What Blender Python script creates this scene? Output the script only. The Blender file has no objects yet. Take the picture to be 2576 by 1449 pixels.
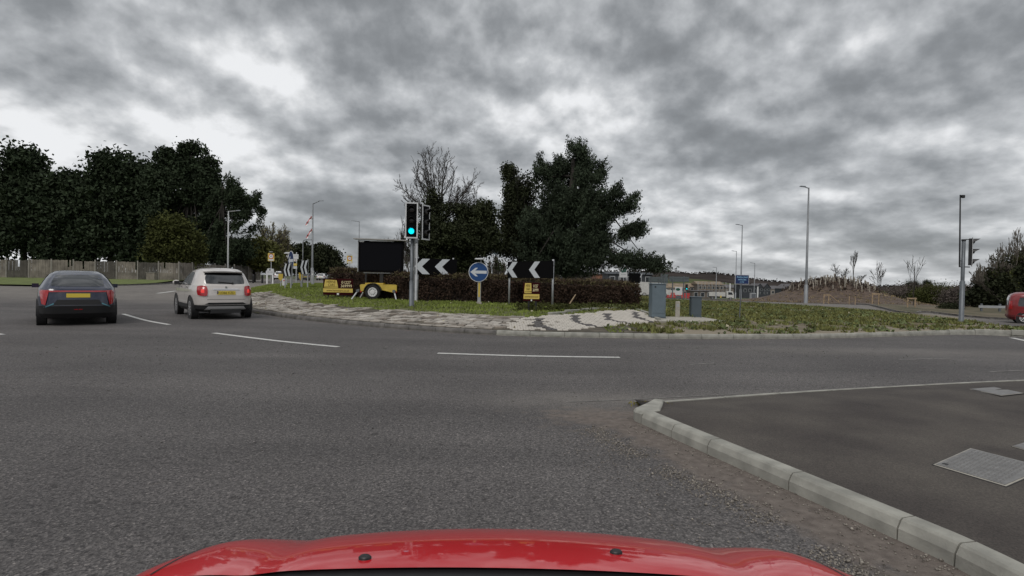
import bpy, math, random
import numpy as np
from mathutils import Vector, Matrix, noise as mnoise
random.seed(7); RNG = np.random.default_rng(7)
R = math.radians; SC = bpy.context.scene; COL = SC.collection
# ------------------------------------------------------------------ camera
F, CX, CY = 1400.0, 1288.0, 724.5          # focal length and centre of a 2576 x 1449 frame
CAMZ = 1.5
cd = bpy.data.cameras.new('camera'); cam = bpy.data.objects.new('camera', cd); COL.objects.link(cam)
cd.sensor_width = 36; cd.lens = 36*F/2576; cd.clip_start = .05; cd.clip_end = 9000
CR = Matrix.Rotation(R(90-.92), 4, 'X') @ Matrix.Rotation(R(1.03), 4, 'Z')
cam.matrix_world = Matrix.Translation((0, 0, CAMZ)) @ CR
SC.camera = cam
CR3 = np.array(CR.to_3x3())
# ------------------------------------------------------------------ world: overcast
SUN_EL, SUN_AZ = 48, 200
w = bpy.data.worlds.new('World'); SC.world = w; w.use_nodes = True
nt = w.node_tree; N = nt.nodes; Lk = nt.links
for n in list(N): N.remove(n)
def nd(t, **k):
    n = N.new(t)
    for a, v in k.items(): setattr(n, a, v)
    return n
def mth(op, a, b=None, c=None, clamp=False):
    n = nd('ShaderNodeMath', operation=op, use_clamp=clamp)
    for i, v in enumerate((a, b, c)):
        if v is None: continue
        if isinstance(v, (int, float)): n.inputs[i].default_value = v
        else: Lk.new(v, n.inputs[i])
    return n.outputs[0]
tc = nd('ShaderNodeTexCoord'); sx = nd('ShaderNodeSeparateXYZ'); Lk.new(tc.outputs['Generated'], sx.inputs[0])
lz = mth('LOGARITHM', mth('ADD', mth('MAXIMUM', sx.outputs[2], 0.0), .15), 2.718)
cmb = nd('ShaderNodeCombineXYZ'); Lk.new(sx.outputs[0], cmb.inputs[0]); Lk.new(sx.outputs[1], cmb.inputs[1]); Lk.new(mth('MULTIPLY', lz, .60), cmb.inputs[2])
def fbm(scale, detail, off, rough=.55, dist=.0):
    ad = nd('ShaderNodeVectorMath', operation='ADD'); Lk.new(cmb.outputs[0], ad.inputs[0]); ad.inputs[1].default_value = off
    n = nd('ShaderNodeTexNoise'); n.inputs['Scale'].default_value = scale; n.inputs['Detail'].default_value = detail
    n.inputs['Roughness'].default_value = rough; n.inputs['Distortion'].default_value = dist
    Lk.new(ad.outputs[0], n.inputs['Vector']); return n.outputs['Fac']
big = fbm(1.5, 2, (4.3, 1.7, 0), .5)
a1 = fbm(2.9, 8, (3.1, 1.2, .5), .52, .0); a2 = fbm(2.9, 7, (3.110, 1.2, .535), .52, .0)
def billow(scale, off, det=3):
    return mth('ABSOLUTE', mth('SUBTRACT', fbm(scale, det, off, .5), .5))
b1 = billow(3.6, (1, 2, 3)); b3 = billow(7.0, (5, 1, 2), 3)
v = mth('MULTIPLY_ADD', mth('SUBTRACT', a1, .5), 1.10, .44)
v = mth('MULTIPLY_ADD', mth('SUBTRACT', big, .5), 1.05, v)
v = mth('MULTIPLY_ADD', mth('SUBTRACT', a1, a2), 4.0, v)
v = mth('MULTIPLY_ADD', b1, .80, v)
v = mth('MULTIPLY_ADD', b3, .35, v)
def lobe(dx, dy, dr, amp):                  # broad brighter / darker cloud masses in the sky, by direction
    dvec = CR3 @ np.array([(dx-CX)/F, -(dy-CY)/F, -1.0]); dvec /= np.linalg.norm(dvec)
    dp = nd('ShaderNodeVectorMath', operation='DOT_PRODUCT'); Lk.new(tc.outputs['Generated'], dp.inputs[0]); dp.inputs[1].default_value = tuple(dvec)
    k = 1/(1-math.cos(dr/F))
    e = mth('MULTIPLY', mth('SUBTRACT', dp.outputs['Value'], 1.0), k)
    global v
    v = mth('MULTIPLY_ADD', mth('EXPONENT', e), amp, v)
for a in [(700, 130, 130, .11), (480, 60, 110, -.10), (900, 40, 200, -.16), (1420, 130, 160, .13), (850, 370, 150, -.14), (620, 260, 100, .02), (1150, 240, 130, -.08),
          (1650, 620, 300, .14), (2250, 620, 260, .16), (2150, 420, 220, -.16), (1800, 520, 90, .08), (2050, 200, 350, .04), (2480, 350, 120, .05),
          (820, 630, 120, .03), (1040, 450, 120, .10), (1320, 380, 60, -.10), (1650, 60, 200, .08), (1480, 570, 60, .05), (560, 330, 90, -.06), (2350, 470, 120, -.08)]: lobe(*a)
v = mth('MULTIPLY_ADD', mth('MAXIMUM', sx.outputs[2], 0.0), .30, v)
v = mth('MULTIPLY_ADD', mth('EXPONENT', mth('MULTIPLY', mth('MAXIMUM', sx.outputs[2], 0.0), -11.0)), .10, v)
rp = nd('ShaderNodeValToRGB'); Lk.new(mth('MULTIPLY', v, .97, clamp=True), rp.inputs[0])
cr = rp.color_ramp; cr.interpolation = 'B_SPLINE'
cr.elements[0].position = .0; cr.elements[0].color = (.17, .178, .186, 1)
cr.elements[1].position = 1.0; cr.elements[1].color = (.80, .81, .825, 1)
for p_, c_ in ((.30, (.230, .243, .256, 1)), (.50, (.335, .348, .362, 1)), (.70, (.472, .488, .505, 1)), (.85, (.63, .64, .652, 1))):
    e_ = cr.elements.new(p_); e_.color = c_
sky = nd('ShaderNodeTexSky', sky_type='NISHITA', sun_disc=False, sun_elevation=R(SUN_EL), sun_rotation=R(SUN_AZ))
sc10 = nd('ShaderNodeVectorMath', operation='SCALE'); Lk.new(rp.outputs[0], sc10.inputs[0]); sc10.inputs['Scale'].default_value = 10.6
mx = nd('ShaderNodeMix', data_type='RGBA'); mx.inputs['Factor'].default_value = .97
Lk.new(sky.outputs[0], mx.inputs['A']); Lk.new(sc10.outputs[0], mx.inputs['B'])
bg = nd('ShaderNodeBackground'); bg.inputs['Strength'].default_value = .1; Lk.new(mx.outputs['Result'], bg.inputs['Color'])
wo = nd('ShaderNodeOutputWorld'); Lk.new(bg.outputs[0], wo.inputs[0])
sl = bpy.data.lights.new('sun', 'SUN'); sl.energy = 1.4; sl.angle = R(25); sl.color = (1, .96, .91)
so = bpy.data.objects.new('sun', sl); COL.objects.link(so)
so.rotation_euler = (R(90-SUN_EL), 0, R(180-SUN_AZ))
w.cycles.sampling_method = 'MANUAL'; w.cycles.sample_map_resolution = 512
vs = SC.view_settings; vs.view_transform = 'Standard'; vs.look = 'None'; vs.exposure = 0.08; vs.gamma = 1; vs.use_curve_mapping = False
SC.cycles.max_bounces = 6; SC.cycles.transparent_max_bounces = 8; SC.cycles.use_denoising = True

# ------------------------------------------------------------------ projection helpers (frame pixels -> places on the ground)
def ss(t): t = np.clip(t, 0, 1); return t*t*(3-2*t)
def T(x, y):                                # natural terrain height
    x = np.asarray(x, float); y = np.asarray(y, float)
    l = .5*ss((y-22)/30)*(1-ss((x+3)/15))
    s = np.maximum(0, y+.5*x-56)
    r = -(.025*np.minimum(s, 110)+.0165*np.clip(s-110, 0, 450))*ss((x+5)/20)
    dip = -.22*ss((x-17)/8)*(1-ss((y-30)/15))*ss((y-16)/6)
    return l+r+dip
def ray(px, py):
    d = CR3 @ np.array([(px-CX)/F, -(py-CY)/F, -1.0]); return d/d[1]
def hit(px, py, zf=None, zo=0.0, far=900):
    d = ray(px, py); zf = zf or T; t = np.concatenate([np.linspace(1, 60, 1200), np.linspace(60, far, 1600)])
    g = CAMZ+d[2]*t-(zf(d[0]*t, t)+zo); i = np.argmax(g < 0)
    if not (g < 0).any(): i = len(t)-1
    a, b = (t[i-1], t[i]) if i else (.5, t[0])
    for _ in range(18):
        m = (a+b)/2
        if CAMZ+d[2]*m-(float(zf(d[0]*m, m))+zo) < 0: b = m
        else: a = m
    return np.array([d[0]*a, a, CAMZ+d[2]*a])
def at(px, py, D):
    d = ray(px, py); return np.array([d[0]*D, D, CAMZ+d[2]*D])
def proj(P):
    P = np.atleast_2d(P).astype(float)-np.array([0, 0, CAMZ]); c = P @ CR3
    return np.stack([CX+F*c[:, 0]/-c[:, 2], CY-F*c[:, 1]/-c[:, 2]], 1)
def s2(x, y): return (x*.670833, y*.670833)      # 3840 frame -> 2576 frame
# island outline (foot of the kerb)
front_px = [(560, 748), (575, 765), (637, 787), (661, 790), (734, 801.5), (891, 818.5), (1096, 834.5), (1317, 846), (1500, 849.5), (1800, 853), (2110, 850.5), (2348, 843), (2430, 842), (2521, 845), (2650, 853)]
fr = [hit(*p)[:2] for p in front_px]
back_px = [(2650, 838), (2560, 829), (2500, 823), (2430, 806), (2330, 795), (2150, 784), (2000, 773), (1850, 765), (1680, 757.5)]
bk = [hit(*p)[:2] for p in back_px]
def catmull(P, n=8, closed=False):
    P = [np.array(p, float) for p in P]; out = []
    m = len(P)
    for i in range(m if closed else m-1):
        p0 = P[(i-1) % m] if closed or i else P[0]; p1 = P[i]; p2 = P[(i+1) % m]; p3 = P[(i+2) % m] if closed or i+2 < m else P[-1]
        for k in range(n):
            t = k/n
            out.append(.5*((2*p1)+(p2-p0)*t+(2*p0-5*p1+4*p2-p3)*t*t+(3*p1-p0-3*p2+p3)*t**3))
    if not closed: out.append(P[-1])
    return np.array(out)
FRONT = catmull(fr, 8)
ISL = np.vstack([FRONT, catmull(bk, 5), np.array([[14.5, 52], [13, 60], [7, 69], [-3, 75], [-14, 75], [-21, 70], [-24, 62], [-22.8, 53], [-20.6, 45], [-18.9, 39]])])
ISLN = np.roll(ISL, -1, 0)
_E = ISLN-ISL; _L2 = (_E**2).sum(1)+1e-12
def dist_isl(x, y):
    x = np.atleast_1d(np.asarray(x, float)); y = np.atleast_1d(np.asarray(y, float)); sh = x.shape; x = x.ravel(); y = y.ravel()
    D_ = np.empty(len(x)); I_ = np.empty(len(x), bool)
    for c0 in range(0, len(x), 20000):
        xx, yy = x[c0:c0+20000, None], y[c0:c0+20000, None]; dx, dy = xx-ISL[:, 0], yy-ISL[:, 1]
        t = np.clip((dx*_E[:, 0]+dy*_E[:, 1])/_L2, 0, 1); D_[c0:c0+20000] = np.sqrt(((dx-t*_E[:, 0])**2+(dy-t*_E[:, 1])**2).min(1))
        c = ((ISL[:, 1] > yy) != (ISLN[:, 1] > yy)) & (dx < _E[:, 0]*dy/np.where(np.abs(_E[:, 1]) > 1e-12, _E[:, 1], 1e-12)); I_[c0:c0+20000] = c.sum(1) % 2 == 1
    return D_.reshape(sh), I_.reshape(sh)
def Z(x, y):
    d, ins = dist_isl(x, y); A = (.34-.24*ss((np.atleast_1d(x)-2.5)/5.5))*(1-.9*ss((np.atleast_1d(y)-36)/22))
    dd = np.clip(d/4.5, 0, 1); r = .12+A*(.75*dd+.25*ss(dd))
    o = T(x, y)+np.where(ins, r, 0.0)
    return o if np.ndim(x) else float(o[0]) if np.ndim(o) else float(o)
def hz(px, py): return hit(px, py, Z)

# ------------------------------------------------------------------ mesh + object helpers
MATS = {}
def mat(name, col, rough=.7, metal=0, var=.0, vscale=3.0, bump=0, bscale=40, coat=0, emit=None, es=1, col2=None, detail=4, spec=.5, trans=0):
    if name in MATS: return MATS[name]
    m = bpy.data.materials.new(name); m.use_nodes = True; t = m.node_tree; b = t.nodes['Principled BSDF']
    c = (*col, 1); b.inputs['Base Color'].default_value = c; b.inputs['Roughness'].default_value = rough; b.inputs['Metallic'].default_value = metal
    b.inputs['Specular IOR Level'].default_value = spec
    if coat: b.inputs['Coat Weight'].default_value = coat; b.inputs['Coat Roughness'].default_value = .04
    if trans: b.inputs['Transmission Weight'].default_value = trans
    if emit: b.inputs['Emission Color'].default_value = (*emit, 1); b.inputs['Emission Strength'].default_value = es
    if var or col2:
        g = t.nodes.new('ShaderNodeNewGeometry'); n = t.nodes.new('ShaderNodeTexNoise'); n.inputs['Scale'].default_value = vscale; n.inputs['Detail'].default_value = detail
        t.links.new(g.outputs['Position'], n.inputs['Vector'])
        r = t.nodes.new('ShaderNodeValToRGB'); r.color_ramp.elements[0].position = .32; r.color_ramp.elements[1].position = .68
        lo = tuple(x*(1-var) for x in col); hi = col2 or tuple(min(1, x*(1+var)) for x in col)
        r.color_ramp.elements[0].color = (*lo, 1); r.color_ramp.elements[1].color = (*hi, 1)
        t.links.new(n.outputs['Fac'], r.inputs[0]); t.links.new(r.outputs[0], b.inputs['Base Color'])
    if bump:
        g = t.nodes.new('ShaderNodeNewGeometry'); n = t.nodes.new('ShaderNodeTexNoise'); n.inputs['Scale'].default_value = bscale; n.inputs['Detail'].default_value = 5
        t.links.new(g.outputs['Position'], n.inputs['Vector']); bp = t.nodes.new('ShaderNodeBump'); bp.inputs['Strength'].default_value = bump; bp.inputs['Distance'].default_value = .02
        t.links.new(n.outputs['Fac'], bp.inputs['Height']); t.links.new(bp.outputs[0], b.inputs['Normal'])
    MATS[name] = m; return m
class MB:
    def __init__(s): s.v = []; s.f = []
    def add(s, vs, fs):
        o = len(s.v); s.v += [tuple(map(float, a)) for a in vs]; s.f += [tuple(i+o for i in f) for f in fs]; return s
    def box(s, c, d, rz=0, rx=0, ry=0):
        M = Matrix.Translation(c) @ Matrix.Rotation(rz, 4, 'Z') @ Matrix.Rotation(ry, 4, 'Y') @ Matrix.Rotation(rx, 4, 'X')
        vs = [M @ Vector((i*d[0]/2, j*d[1]/2, k*d[2]/2)) for i in (-1, 1) for j in (-1, 1) for k in (-1, 1)]
        return s.add(vs, [(0, 1, 3, 2), (4, 6, 7, 5), (0, 4, 5, 1), (2, 3, 7, 6), (0, 2, 6, 4), (1, 5, 7, 3)])
    def bev(s, c, d, b=.01, rz=0):       # box with bevelled vertical and top edges
        x, y, z = d[0]/2, d[1]/2, d[2]/2
        def ring(i, h): return [(sx_*(x-i) if k else sx_*x*0+sx_*(x-i), sy_*(y-i), h) for k, (sx_, sy_) in enumerate(((-1, -1), (1, -1), (1, 1), (-1, 1)))]
        vs = ring(0, -z)+ring(0, z-b)+ring(b, z); M = Matrix.Translation(c) @ Matrix.Rotation(rz, 4, 'Z')
        fs = [(3, 2, 1, 0), (8, 9, 10, 11)]
        for k in range(4):
            n = (k+1) % 4; fs += [(k, n, n+4, k+4), (k+4, n+4, n+8, k+8)]
        return s.add([M @ Vector(a) for a in vs], fs)
    def cyl(s, p0, p1, r0, r1=None, n=10, caps=True):
        r1 = r0 if r1 is None else r1; p0 = Vector(p0); p1 = Vector(p1); d = (p1-p0).normalized()
        a = d.orthogonal().normalized(); b = d.cross(a); vs = []
        for p, r in ((p0, r0), (p1, r1)):
            for k in range(n):
                t = 2*math.pi*k/n; vs.append(p+a*(r*math.cos(t))+b*(r*math.sin(t)))
        fs = [(k, (k+1) % n, n+(k+1) % n, n+k) for k in range(n)]
        if caps: fs += [tuple(range(n-1, -1, -1)), tuple(range(n, 2*n))]
        return s.add(vs, fs)
    def lathe(s, prof, M, n=24):            # prof: (r, h) around local z
        vs = []
        for r, h in prof:
            for k in range(n):
                t = 2*math.pi*k/n; vs.append(M @ Vector((r*math.cos(t), r*math.sin(t), h)))
        fs = []
        for i in range(len(prof)-1):
            for k in range(n): fs.append((i*n+k, i*n+(k+1) % n, (i+1)*n+(k+1) % n, (i+1)*n+k))
        fs.append(tuple(range(n))); fs.append(tuple((len(prof)-1)*n+k for k in range(n)))
        return s.add(vs, fs)
    def prism(s, poly, y0, y1):             # outline in x,z extruded along y
        n = len(poly); vs = [(x, y0, z) for x, z in poly]+[(x, y1, z) for x, z in poly]
        return s.add(vs, [tuple(range(n)), tuple(range(2*n-1, n-1, -1))]+[(k, k+n, (k+1) % n+n, (k+1) % n) for k in range(n)])
    def build(s, name, m, parent=None, smooth=False, **k):
        me = bpy.data.meshes.new(name); me.from_pydata(s.v, [], s.f); me.validate(); me.update()
        return link(name, me, m, parent, smooth, **k)
def link(name, me, m, parent=None, smooth=False, loc=None, **k):
    if m is not None and not me.materials: me.materials.append(m)
    if smooth and len(me.polygons): me.polygons.foreach_set('use_smooth', [True]*len(me.polygons))
    o = bpy.data.objects.new(name, me); COL.objects.link(o)
    if parent is not None: o.parent = parent
    if loc is not None: o.location = loc
    for a, b in k.items(): o[a] = b
    return o
def npmesh(name, V, Fq, m, parent=None, smooth=False, **k):
    me = bpy.data.meshes.new(name); V = np.asarray(V, np.float32); Fq = np.asarray(Fq, np.int32); q = Fq.shape[1]
    me.vertices.add(len(V)); me.vertices.foreach_set('co', V.ravel()); me.loops.add(Fq.size); me.loops.foreach_set('vertex_index', Fq.ravel())
    me.polygons.add(len(Fq)); me.polygons.foreach_set('loop_start', np.arange(len(Fq), dtype=np.int32)*q)
    try: me.polygons.foreach_set('loop_total', np.full(len(Fq), q, np.int32))
    except Exception: pass
    me.update(calc_edges=True); me.validate()
    return link(name, me, m, parent, smooth, **k)
def thing(name, label, cat, loc, rz=0, group=None):
    o = bpy.data.objects.new(name, None); COL.objects.link(o); o.location = tuple(map(float, loc)); o.rotation_euler = (0, 0, rz)
    o['label'] = label; o['category'] = cat; o.empty_display_size = .2
    if group: o['group'] = group
    return o
def tag(o, label, cat, group=None):
    o['label'] = label; o['category'] = cat
    if group: o['group'] = group
    return o
def copy_tree(o, parent=None):
    c = o.copy(); COL.objects.link(c)
    if parent is not None: c.parent = parent
    for ch in list(o.children): copy_tree(ch, c)
    return c
def text(s, w_, h_, m, parent, loc, name='lettering', rx=90, rz=0, ex=.002, shear=0, offs=0):
    cu = bpy.data.curves.new(name, 'FONT'); cu.body = s; cu.align_x = 'CENTER'; cu.extrude = 0; cu.offset = offs
    cu.space_line = .8; cu.shear = shear; cu.resolution_u = 3
    o = bpy.data.objects.new('tmp', cu); me = bpy.data.meshes.new_from_object(o); bpy.data.objects.remove(o)
    n = len(me.vertices); c = np.zeros(n*3, np.float32); me.vertices.foreach_get('co', c); c = c.reshape(-1, 3)
    mn, mxx = c.min(0), c.max(0); c = (c-(mn+mxx)/2)*np.array([w_/max(1e-6, mxx[0]-mn[0]), h_/max(1e-6, mxx[1]-mn[1]), 1], np.float32)
    me.vertices.foreach_set('co', c.ravel()); me.update(); me.materials.clear()
    ob = link(name, me, m, parent); ob.location = loc; ob.rotation_euler = (R(rx), 0, R(rz)); return ob

# ------------------------------------------------------------------ materials
def road_mat():
    m = bpy.data.materials.new('asphalt'); m.use_nodes = True; t = m.node_tree; b = t.nodes['Principled BSDF']; L = t.links.new
    g = t.nodes.new('ShaderNodeNewGeometry')
    def noi(s, d=4, ty='ShaderNodeTexNoise', st=None):
        n = t.nodes.new(ty); n.inputs['Scale'].default_value = s
        if ty == 'ShaderNodeTexNoise': n.inputs['Detail'].default_value = d
        if st:
            mp = t.nodes.new('ShaderNodeMapping'); mp.inputs['Scale'].default_value = st; L(g.outputs['Position'], mp.inputs[0]); L(mp.outputs[0], n.inputs['Vector'])
        else: L(g.outputs['Position'], n.inputs['Vector'])
        return n
    def ramp(src, *els):
        r = t.nodes.new('ShaderNodeValToRGB'); e = r.color_ramp.elements
        e[0].position, e[0].color = els[0][0], (*els[0][1], 1); e[1].position, e[1].color = els[-1][0], (*els[-1][1], 1)
        for p, c in els[1:-1]: x = e.new(p); x.color = (*c, 1)
        L(src, r.inputs[0]); return r.outputs[0]
    def mix(f, a, bb, mode='MIX'):
        x = t.nodes.new('ShaderNodeMix'); x.data_type = 'RGBA'; x.blend_type = mode
        if isinstance(f, float): x.inputs['Factor'].default_value = f
        else: L(f, x.inputs['Factor'])
        L(a, x.inputs['A']); L(bb, x.inputs['B']); return x.outputs['Result']
    base = ramp(noi(.35, 6).outputs['Fac'], (.3, (.090, .084, .083)), (.7, (.130, .122, .119)))
    trk = ramp(noi(1.0, 4, st=(.10, .9, 1)).outputs['Fac'], (.36, (.80, .80, .80)), (.62, (1.1, 1.09, 1.08))); base = mix(.7, base, trk, 'MULTIPLY')
    vor = noi(90, 0, 'ShaderNodeTexVoronoi')
    stone = ramp(vor.outputs['Color'], (.0, (.25, .25, .26)), (.35, (.62, .62, .63)), (.62, (.95, .95, .95)), (.82, (1.25, 1.25, 1.25)), (1.0, (2.5, 2.45, 2.4)))
    sp = noi(38, 3); stone2 = ramp(sp.outputs['Fac'], (.33, (.55, .55, .56)), (.5, (1., 1., 1.)), (.68, (1.35, 1.33, 1.3)))
    c = mix(.9, base, stone, 'MULTIPLY'); c = mix(.85, c, stone2, 'MULTIPLY')
    pit = ramp(noi(9, 6).outputs['Fac'], (.30, (.45, .45, .45)), (.40, (1., 1., 1.))); c = mix(.75, c, pit, 'MULTIPLY')
    at_ = t.nodes.new('ShaderNodeAttribute'); at_.attribute_name = 'dirt'
    dn = noi(5, 6); mm = t.nodes.new('ShaderNodeMath'); mm.operation = 'MULTIPLY_ADD'; L(dn.outputs['Fac'], mm.inputs[0]); mm.inputs[1].default_value = 1.3
    ma = t.nodes.new('ShaderNodeMath'); ma.operation = 'SUBTRACT'; L(at_.outputs['Fac'], ma.inputs[0]); ma.inputs[1].default_value = .65
    L(ma.outputs[0], mm.inputs[2]); mr = t.nodes.new('ShaderNodeMapRange'); L(mm.outputs[0], mr.inputs[0]); mr.inputs[1].default_value = .25; mr.inputs[2].default_value = .65
    dirt = ramp(noi(14, 5).outputs['Fac'], (.3, (.095, .078, .068)), (.7, (.165, .140, .122)))
    c = mix(mr.outputs[0], c, dirt)
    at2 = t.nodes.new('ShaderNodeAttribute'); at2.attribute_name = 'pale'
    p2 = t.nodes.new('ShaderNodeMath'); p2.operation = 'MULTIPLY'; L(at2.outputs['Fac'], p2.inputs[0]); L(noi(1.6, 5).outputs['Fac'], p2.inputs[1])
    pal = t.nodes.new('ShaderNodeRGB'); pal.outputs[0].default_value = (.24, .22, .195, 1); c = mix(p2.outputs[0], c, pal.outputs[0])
    L(c, b.inputs['Base Color']); b.inputs['Roughness'].default_value = .82; b.inputs['Specular IOR Level'].default_value = .35
    bp = t.nodes.new('ShaderNodeBump'); bp.inputs['Strength'].default_value = .65; bp.inputs['Distance'].default_value = .007
    L(vor.outputs['Distance'], bp.inputs['Height']); L(bp.outputs[0], b.inputs['Normal']); return m
ASPH = road_mat()
M = dict(
 grass=mat('grass', (.10, .125, .030), .9, var=.35, vscale=1.5, bump=.5, bscale=18),
 soil=mat('soil', (.085, .060, .045), .95, var=.4, vscale=2.2, bump=.6, bscale=10),
 kerb=mat('kerb_concrete', (.27, .265, .235), .85, var=.25, vscale=5, bump=.15, bscale=60, detail=6),
 kerbd=mat('kerb_dark', (.13, .122, .115), .9, var=.4, vscale=4, bump=.2, bscale=40),
 conc=mat('concrete', (.33, .31, .27), .85, var=.18, vscale=6, bump=.1, bscale=50),
 joint=mat('mortar_dirt', (.075, .064, .048), .95, var=.5, vscale=3, bump=.4),
 sett=mat('sett_stone', (.27, .245, .215), .85, var=.35, vscale=2.2, bump=.3, bscale=50),
 white_block=mat('white_block', (.43, .40, .355), .8, var=.12, vscale=5, bump=.1),
 dark_block=mat('dark_block', (.075, .070, .068), .85, var=.2, vscale=5, bump=.1),
 tarmac=None,
 galv=mat('galvanised_steel', (.36, .37, .38), .5, .3, var=.12, vscale=4),
 galvd=mat('dull_steel', (.13, .142, .155), .5, .4, var=.15, vscale=4),
 lamp=mat('lamp_grey', (.20, .21, .22), .5, .3, var=.1),
 black=mat('black_plastic', (.012, .012, .013), .45), blackm=mat('black_board', (.004, .004, .0045), .9, spec=.08),
 white=mat('white_paint', (.72, .72, .72), .4), refl=mat('reflective_white', (.52, .55, .58), .5),
 boardw=mat('board_white', (.55, .56, .57), .5), blue=mat('sign_blue', (.006, .05, .17), .4), navy=mat('navy', (.008, .025, .10), .4),
 yellow=mat('yellow_paint', (.52, .38, .06), .5, var=.12, vscale=6), ysign=mat('sign_yellow', (.58, .44, .10), .5), red=mat('red_paint', (.45, .02, .02), .4),
 maroon=mat('maroon', (.030, .004, .005), .85, spec=.1), cabin=mat('cabinet_grey', (.115, .15, .175), .45, var=.08, vscale=5), cabind=mat('cabinet_dark', (.065, .085, .10), .45, var=.08),
 rubber=mat('rubber', (.012, .012, .012), .85), rim=mat('alloy', (.55, .55, .56), .3, .8), rimw=mat('white_rim', (.62, .62, .62), .5),
 glass=mat('car_glass', (.018, .021, .024), .06, spec=.9), glassl=mat('light_glass', (.17, .18, .19), .12, spec=.9),
 carwhite=mat('pearl_white', (.52, .49, .465), .28, coat=.8), carwhite2=mat('car_white', (.66, .66, .66), .3, coat=.6), carblue=mat('deep_blue', (.006, .011, .035), .25, coat=.9),
 carred=mat('car_red', (.19, .010, .013), .3, coat=.8), hoodred=mat('bonnet_red', (.50, .003, .010), .35, coat=.8, spec=.2), trim=mat('dark_trim', (.010, .010, .011), .65),
 chrome=mat('chrome', (.75, .75, .76), .12, 1.0), tail=mat('tail_red', (.33, .012, .016), .2, coat=.8), taillit=mat('tail_lit', (.6, .03, .03), .3, emit=(1, .07, .05), es=.35),
 plate=mat('plate_yellow', (.55, .42, .04), .4), green=mat('green_lens', (0, .7, .7), .3, emit=(.0, .80, 1.0), es=1.15), lens=mat('dark_lens', (.02, .015, .015), .2),
 bark=mat('bark', (.030, .026, .022), .95, var=.3, vscale=3), barkl=mat('bark_light', (.13, .115, .095), .95, var=.25, vscale=3), timber=mat('timber', (.30, .22, .14), .85, var=.25, vscale=5),
 pine=mat('pine_needles', (.028, .040, .021), .85, var=.45, vscale=.9, spec=.15), pine2=mat('blue_pine_needles', (.034, .046, .028), .85, var=.45, vscale=.7, spec=.15),
 ivy=mat('ivy_leaves', (.026, .032, .013), .75, var=.5, vscale=1.1, spec=.2), olive=mat('olive_leaves', (.050, .056, .016), .85, var=.45, vscale=.8, spec=.15),
 spring=mat('spring_leaves', (.10, .105, .032), .85, var=.5, vscale=.7, spec=.15), bud=mat('bud_leaves', (.20, .185, .09), .85, var=.3, spec=.1),
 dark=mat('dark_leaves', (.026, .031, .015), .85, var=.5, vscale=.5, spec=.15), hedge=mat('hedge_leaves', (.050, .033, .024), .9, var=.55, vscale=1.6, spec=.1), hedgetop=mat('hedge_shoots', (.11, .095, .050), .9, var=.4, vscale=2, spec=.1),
 brush=mat('dry_brush', (.060, .042, .032), .95, var=.5, vscale=1.2), tan=mat('dry_grass', (.20, .155, .085), .95, var=.4, vscale=1),
 fence=mat('weathered_wood', (.175, .155, .130), .9, var=.35, vscale=1.6, bump=.3, bscale=20), fenced=mat('dark_fence', (.075, .068, .058), .9, var=.3, vscale=1.6),
 brick=mat('brick', (.22, .11, .07), .9, var=.25, vscale=4), stucco=mat('render', (.24, .215, .19), .9, var=.1), darkclad=mat('dark_cladding', (.035, .040, .047), .7, var=.15), slate=mat('slate', (.10, .095, .10), .8, var=.15, vscale=3), rooftan=mat('tan_roof', (.20, .155, .11), .9, var=.35, vscale=.6),
 housewall=mat('grey_brown_wall', (.13, .11, .095), .9, var=.2, vscale=1), win=mat('window_glass', (.03, .035, .04), .15), hill=mat('wooded_hill', (.050, .043, .040), 1, var=.3, vscale=.012, spec=0), hillg=mat('hill_field', (.085, .095, .05), 1, var=.3, vscale=.01, spec=0),
 barrier=mat('red_barrier', (.50, .05, .05), .5), solar=mat('solar_edge', (.33, .32, .31), .4), gravel=mat('gravel', (.05, .042, .036), .9, col2=(.33, .30, .26), vscale=45),
 plateblk=mat('plate_black', (.01, .01, .01), .5), lorryw=mat('lorry_white', (.50, .50, .48), .5, var=.1), concpost=mat('fence_post', (.24, .225, .20), .9, var=.15), dkgrass=mat('dark_grass', (.052, .062, .022), .95, var=.4, vscale=.8),
)
def tarmac_mat():
    m = mat('footway_tarmac', (.055, .045, .043), .9, var=.0); t = m.node_tree; b = t.nodes['Principled BSDF']; L = t.links.new
    g = t.nodes.new('ShaderNodeNewGeometry'); n = t.nodes.new('ShaderNodeTexNoise'); n.inputs['Scale'].default_value = 1.1; n.inputs['Detail'].default_value = 6; L(g.outputs['Position'], n.inputs['Vector'])
    r = t.nodes.new('ShaderNodeValToRGB'); e = r.color_ramp.elements; e[0].position = .3; e[0].color = (.028, .022, .020, 1); e[1].position = .72; e[1].color = (.074, .064, .054, 1); L(n.outputs['Fac'], r.inputs[0])
    v_ = t.nodes.new('ShaderNodeTexVoronoi'); v_.inputs['Scale'].default_value = 110; L(g.outputs['Position'], v_.inputs['Vector'])
    r2 = t.nodes.new('ShaderNodeValToRGB'); e = r2.color_ramp.elements; e[0].color = (.6, .6, .6, 1); e[1].color = (1.5, 1.5, 1.5, 1); L(v_.outputs['Color'], r2.inputs[0])
    x = t.nodes.new('ShaderNodeMix'); x.data_type = 'RGBA'; x.blend_type = 'MULTIPLY'; x.inputs['Factor'].default_value = 1; L(r.outputs[0], x.inputs['A']); L(r2.outputs[0], x.inputs['B'])
    L(x.outputs['Result'], b.inputs['Base Color']); bp = t.nodes.new('ShaderNodeBump'); bp.inputs['Strength'].default_value = .4; bp.inputs['Distance'].default_value = .004; L(v_.outputs['Distance'], bp.inputs['Height']); L(bp.outputs[0], b.inputs['Normal'])
    return m
M['tarmac'] = tarmac_mat()

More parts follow.
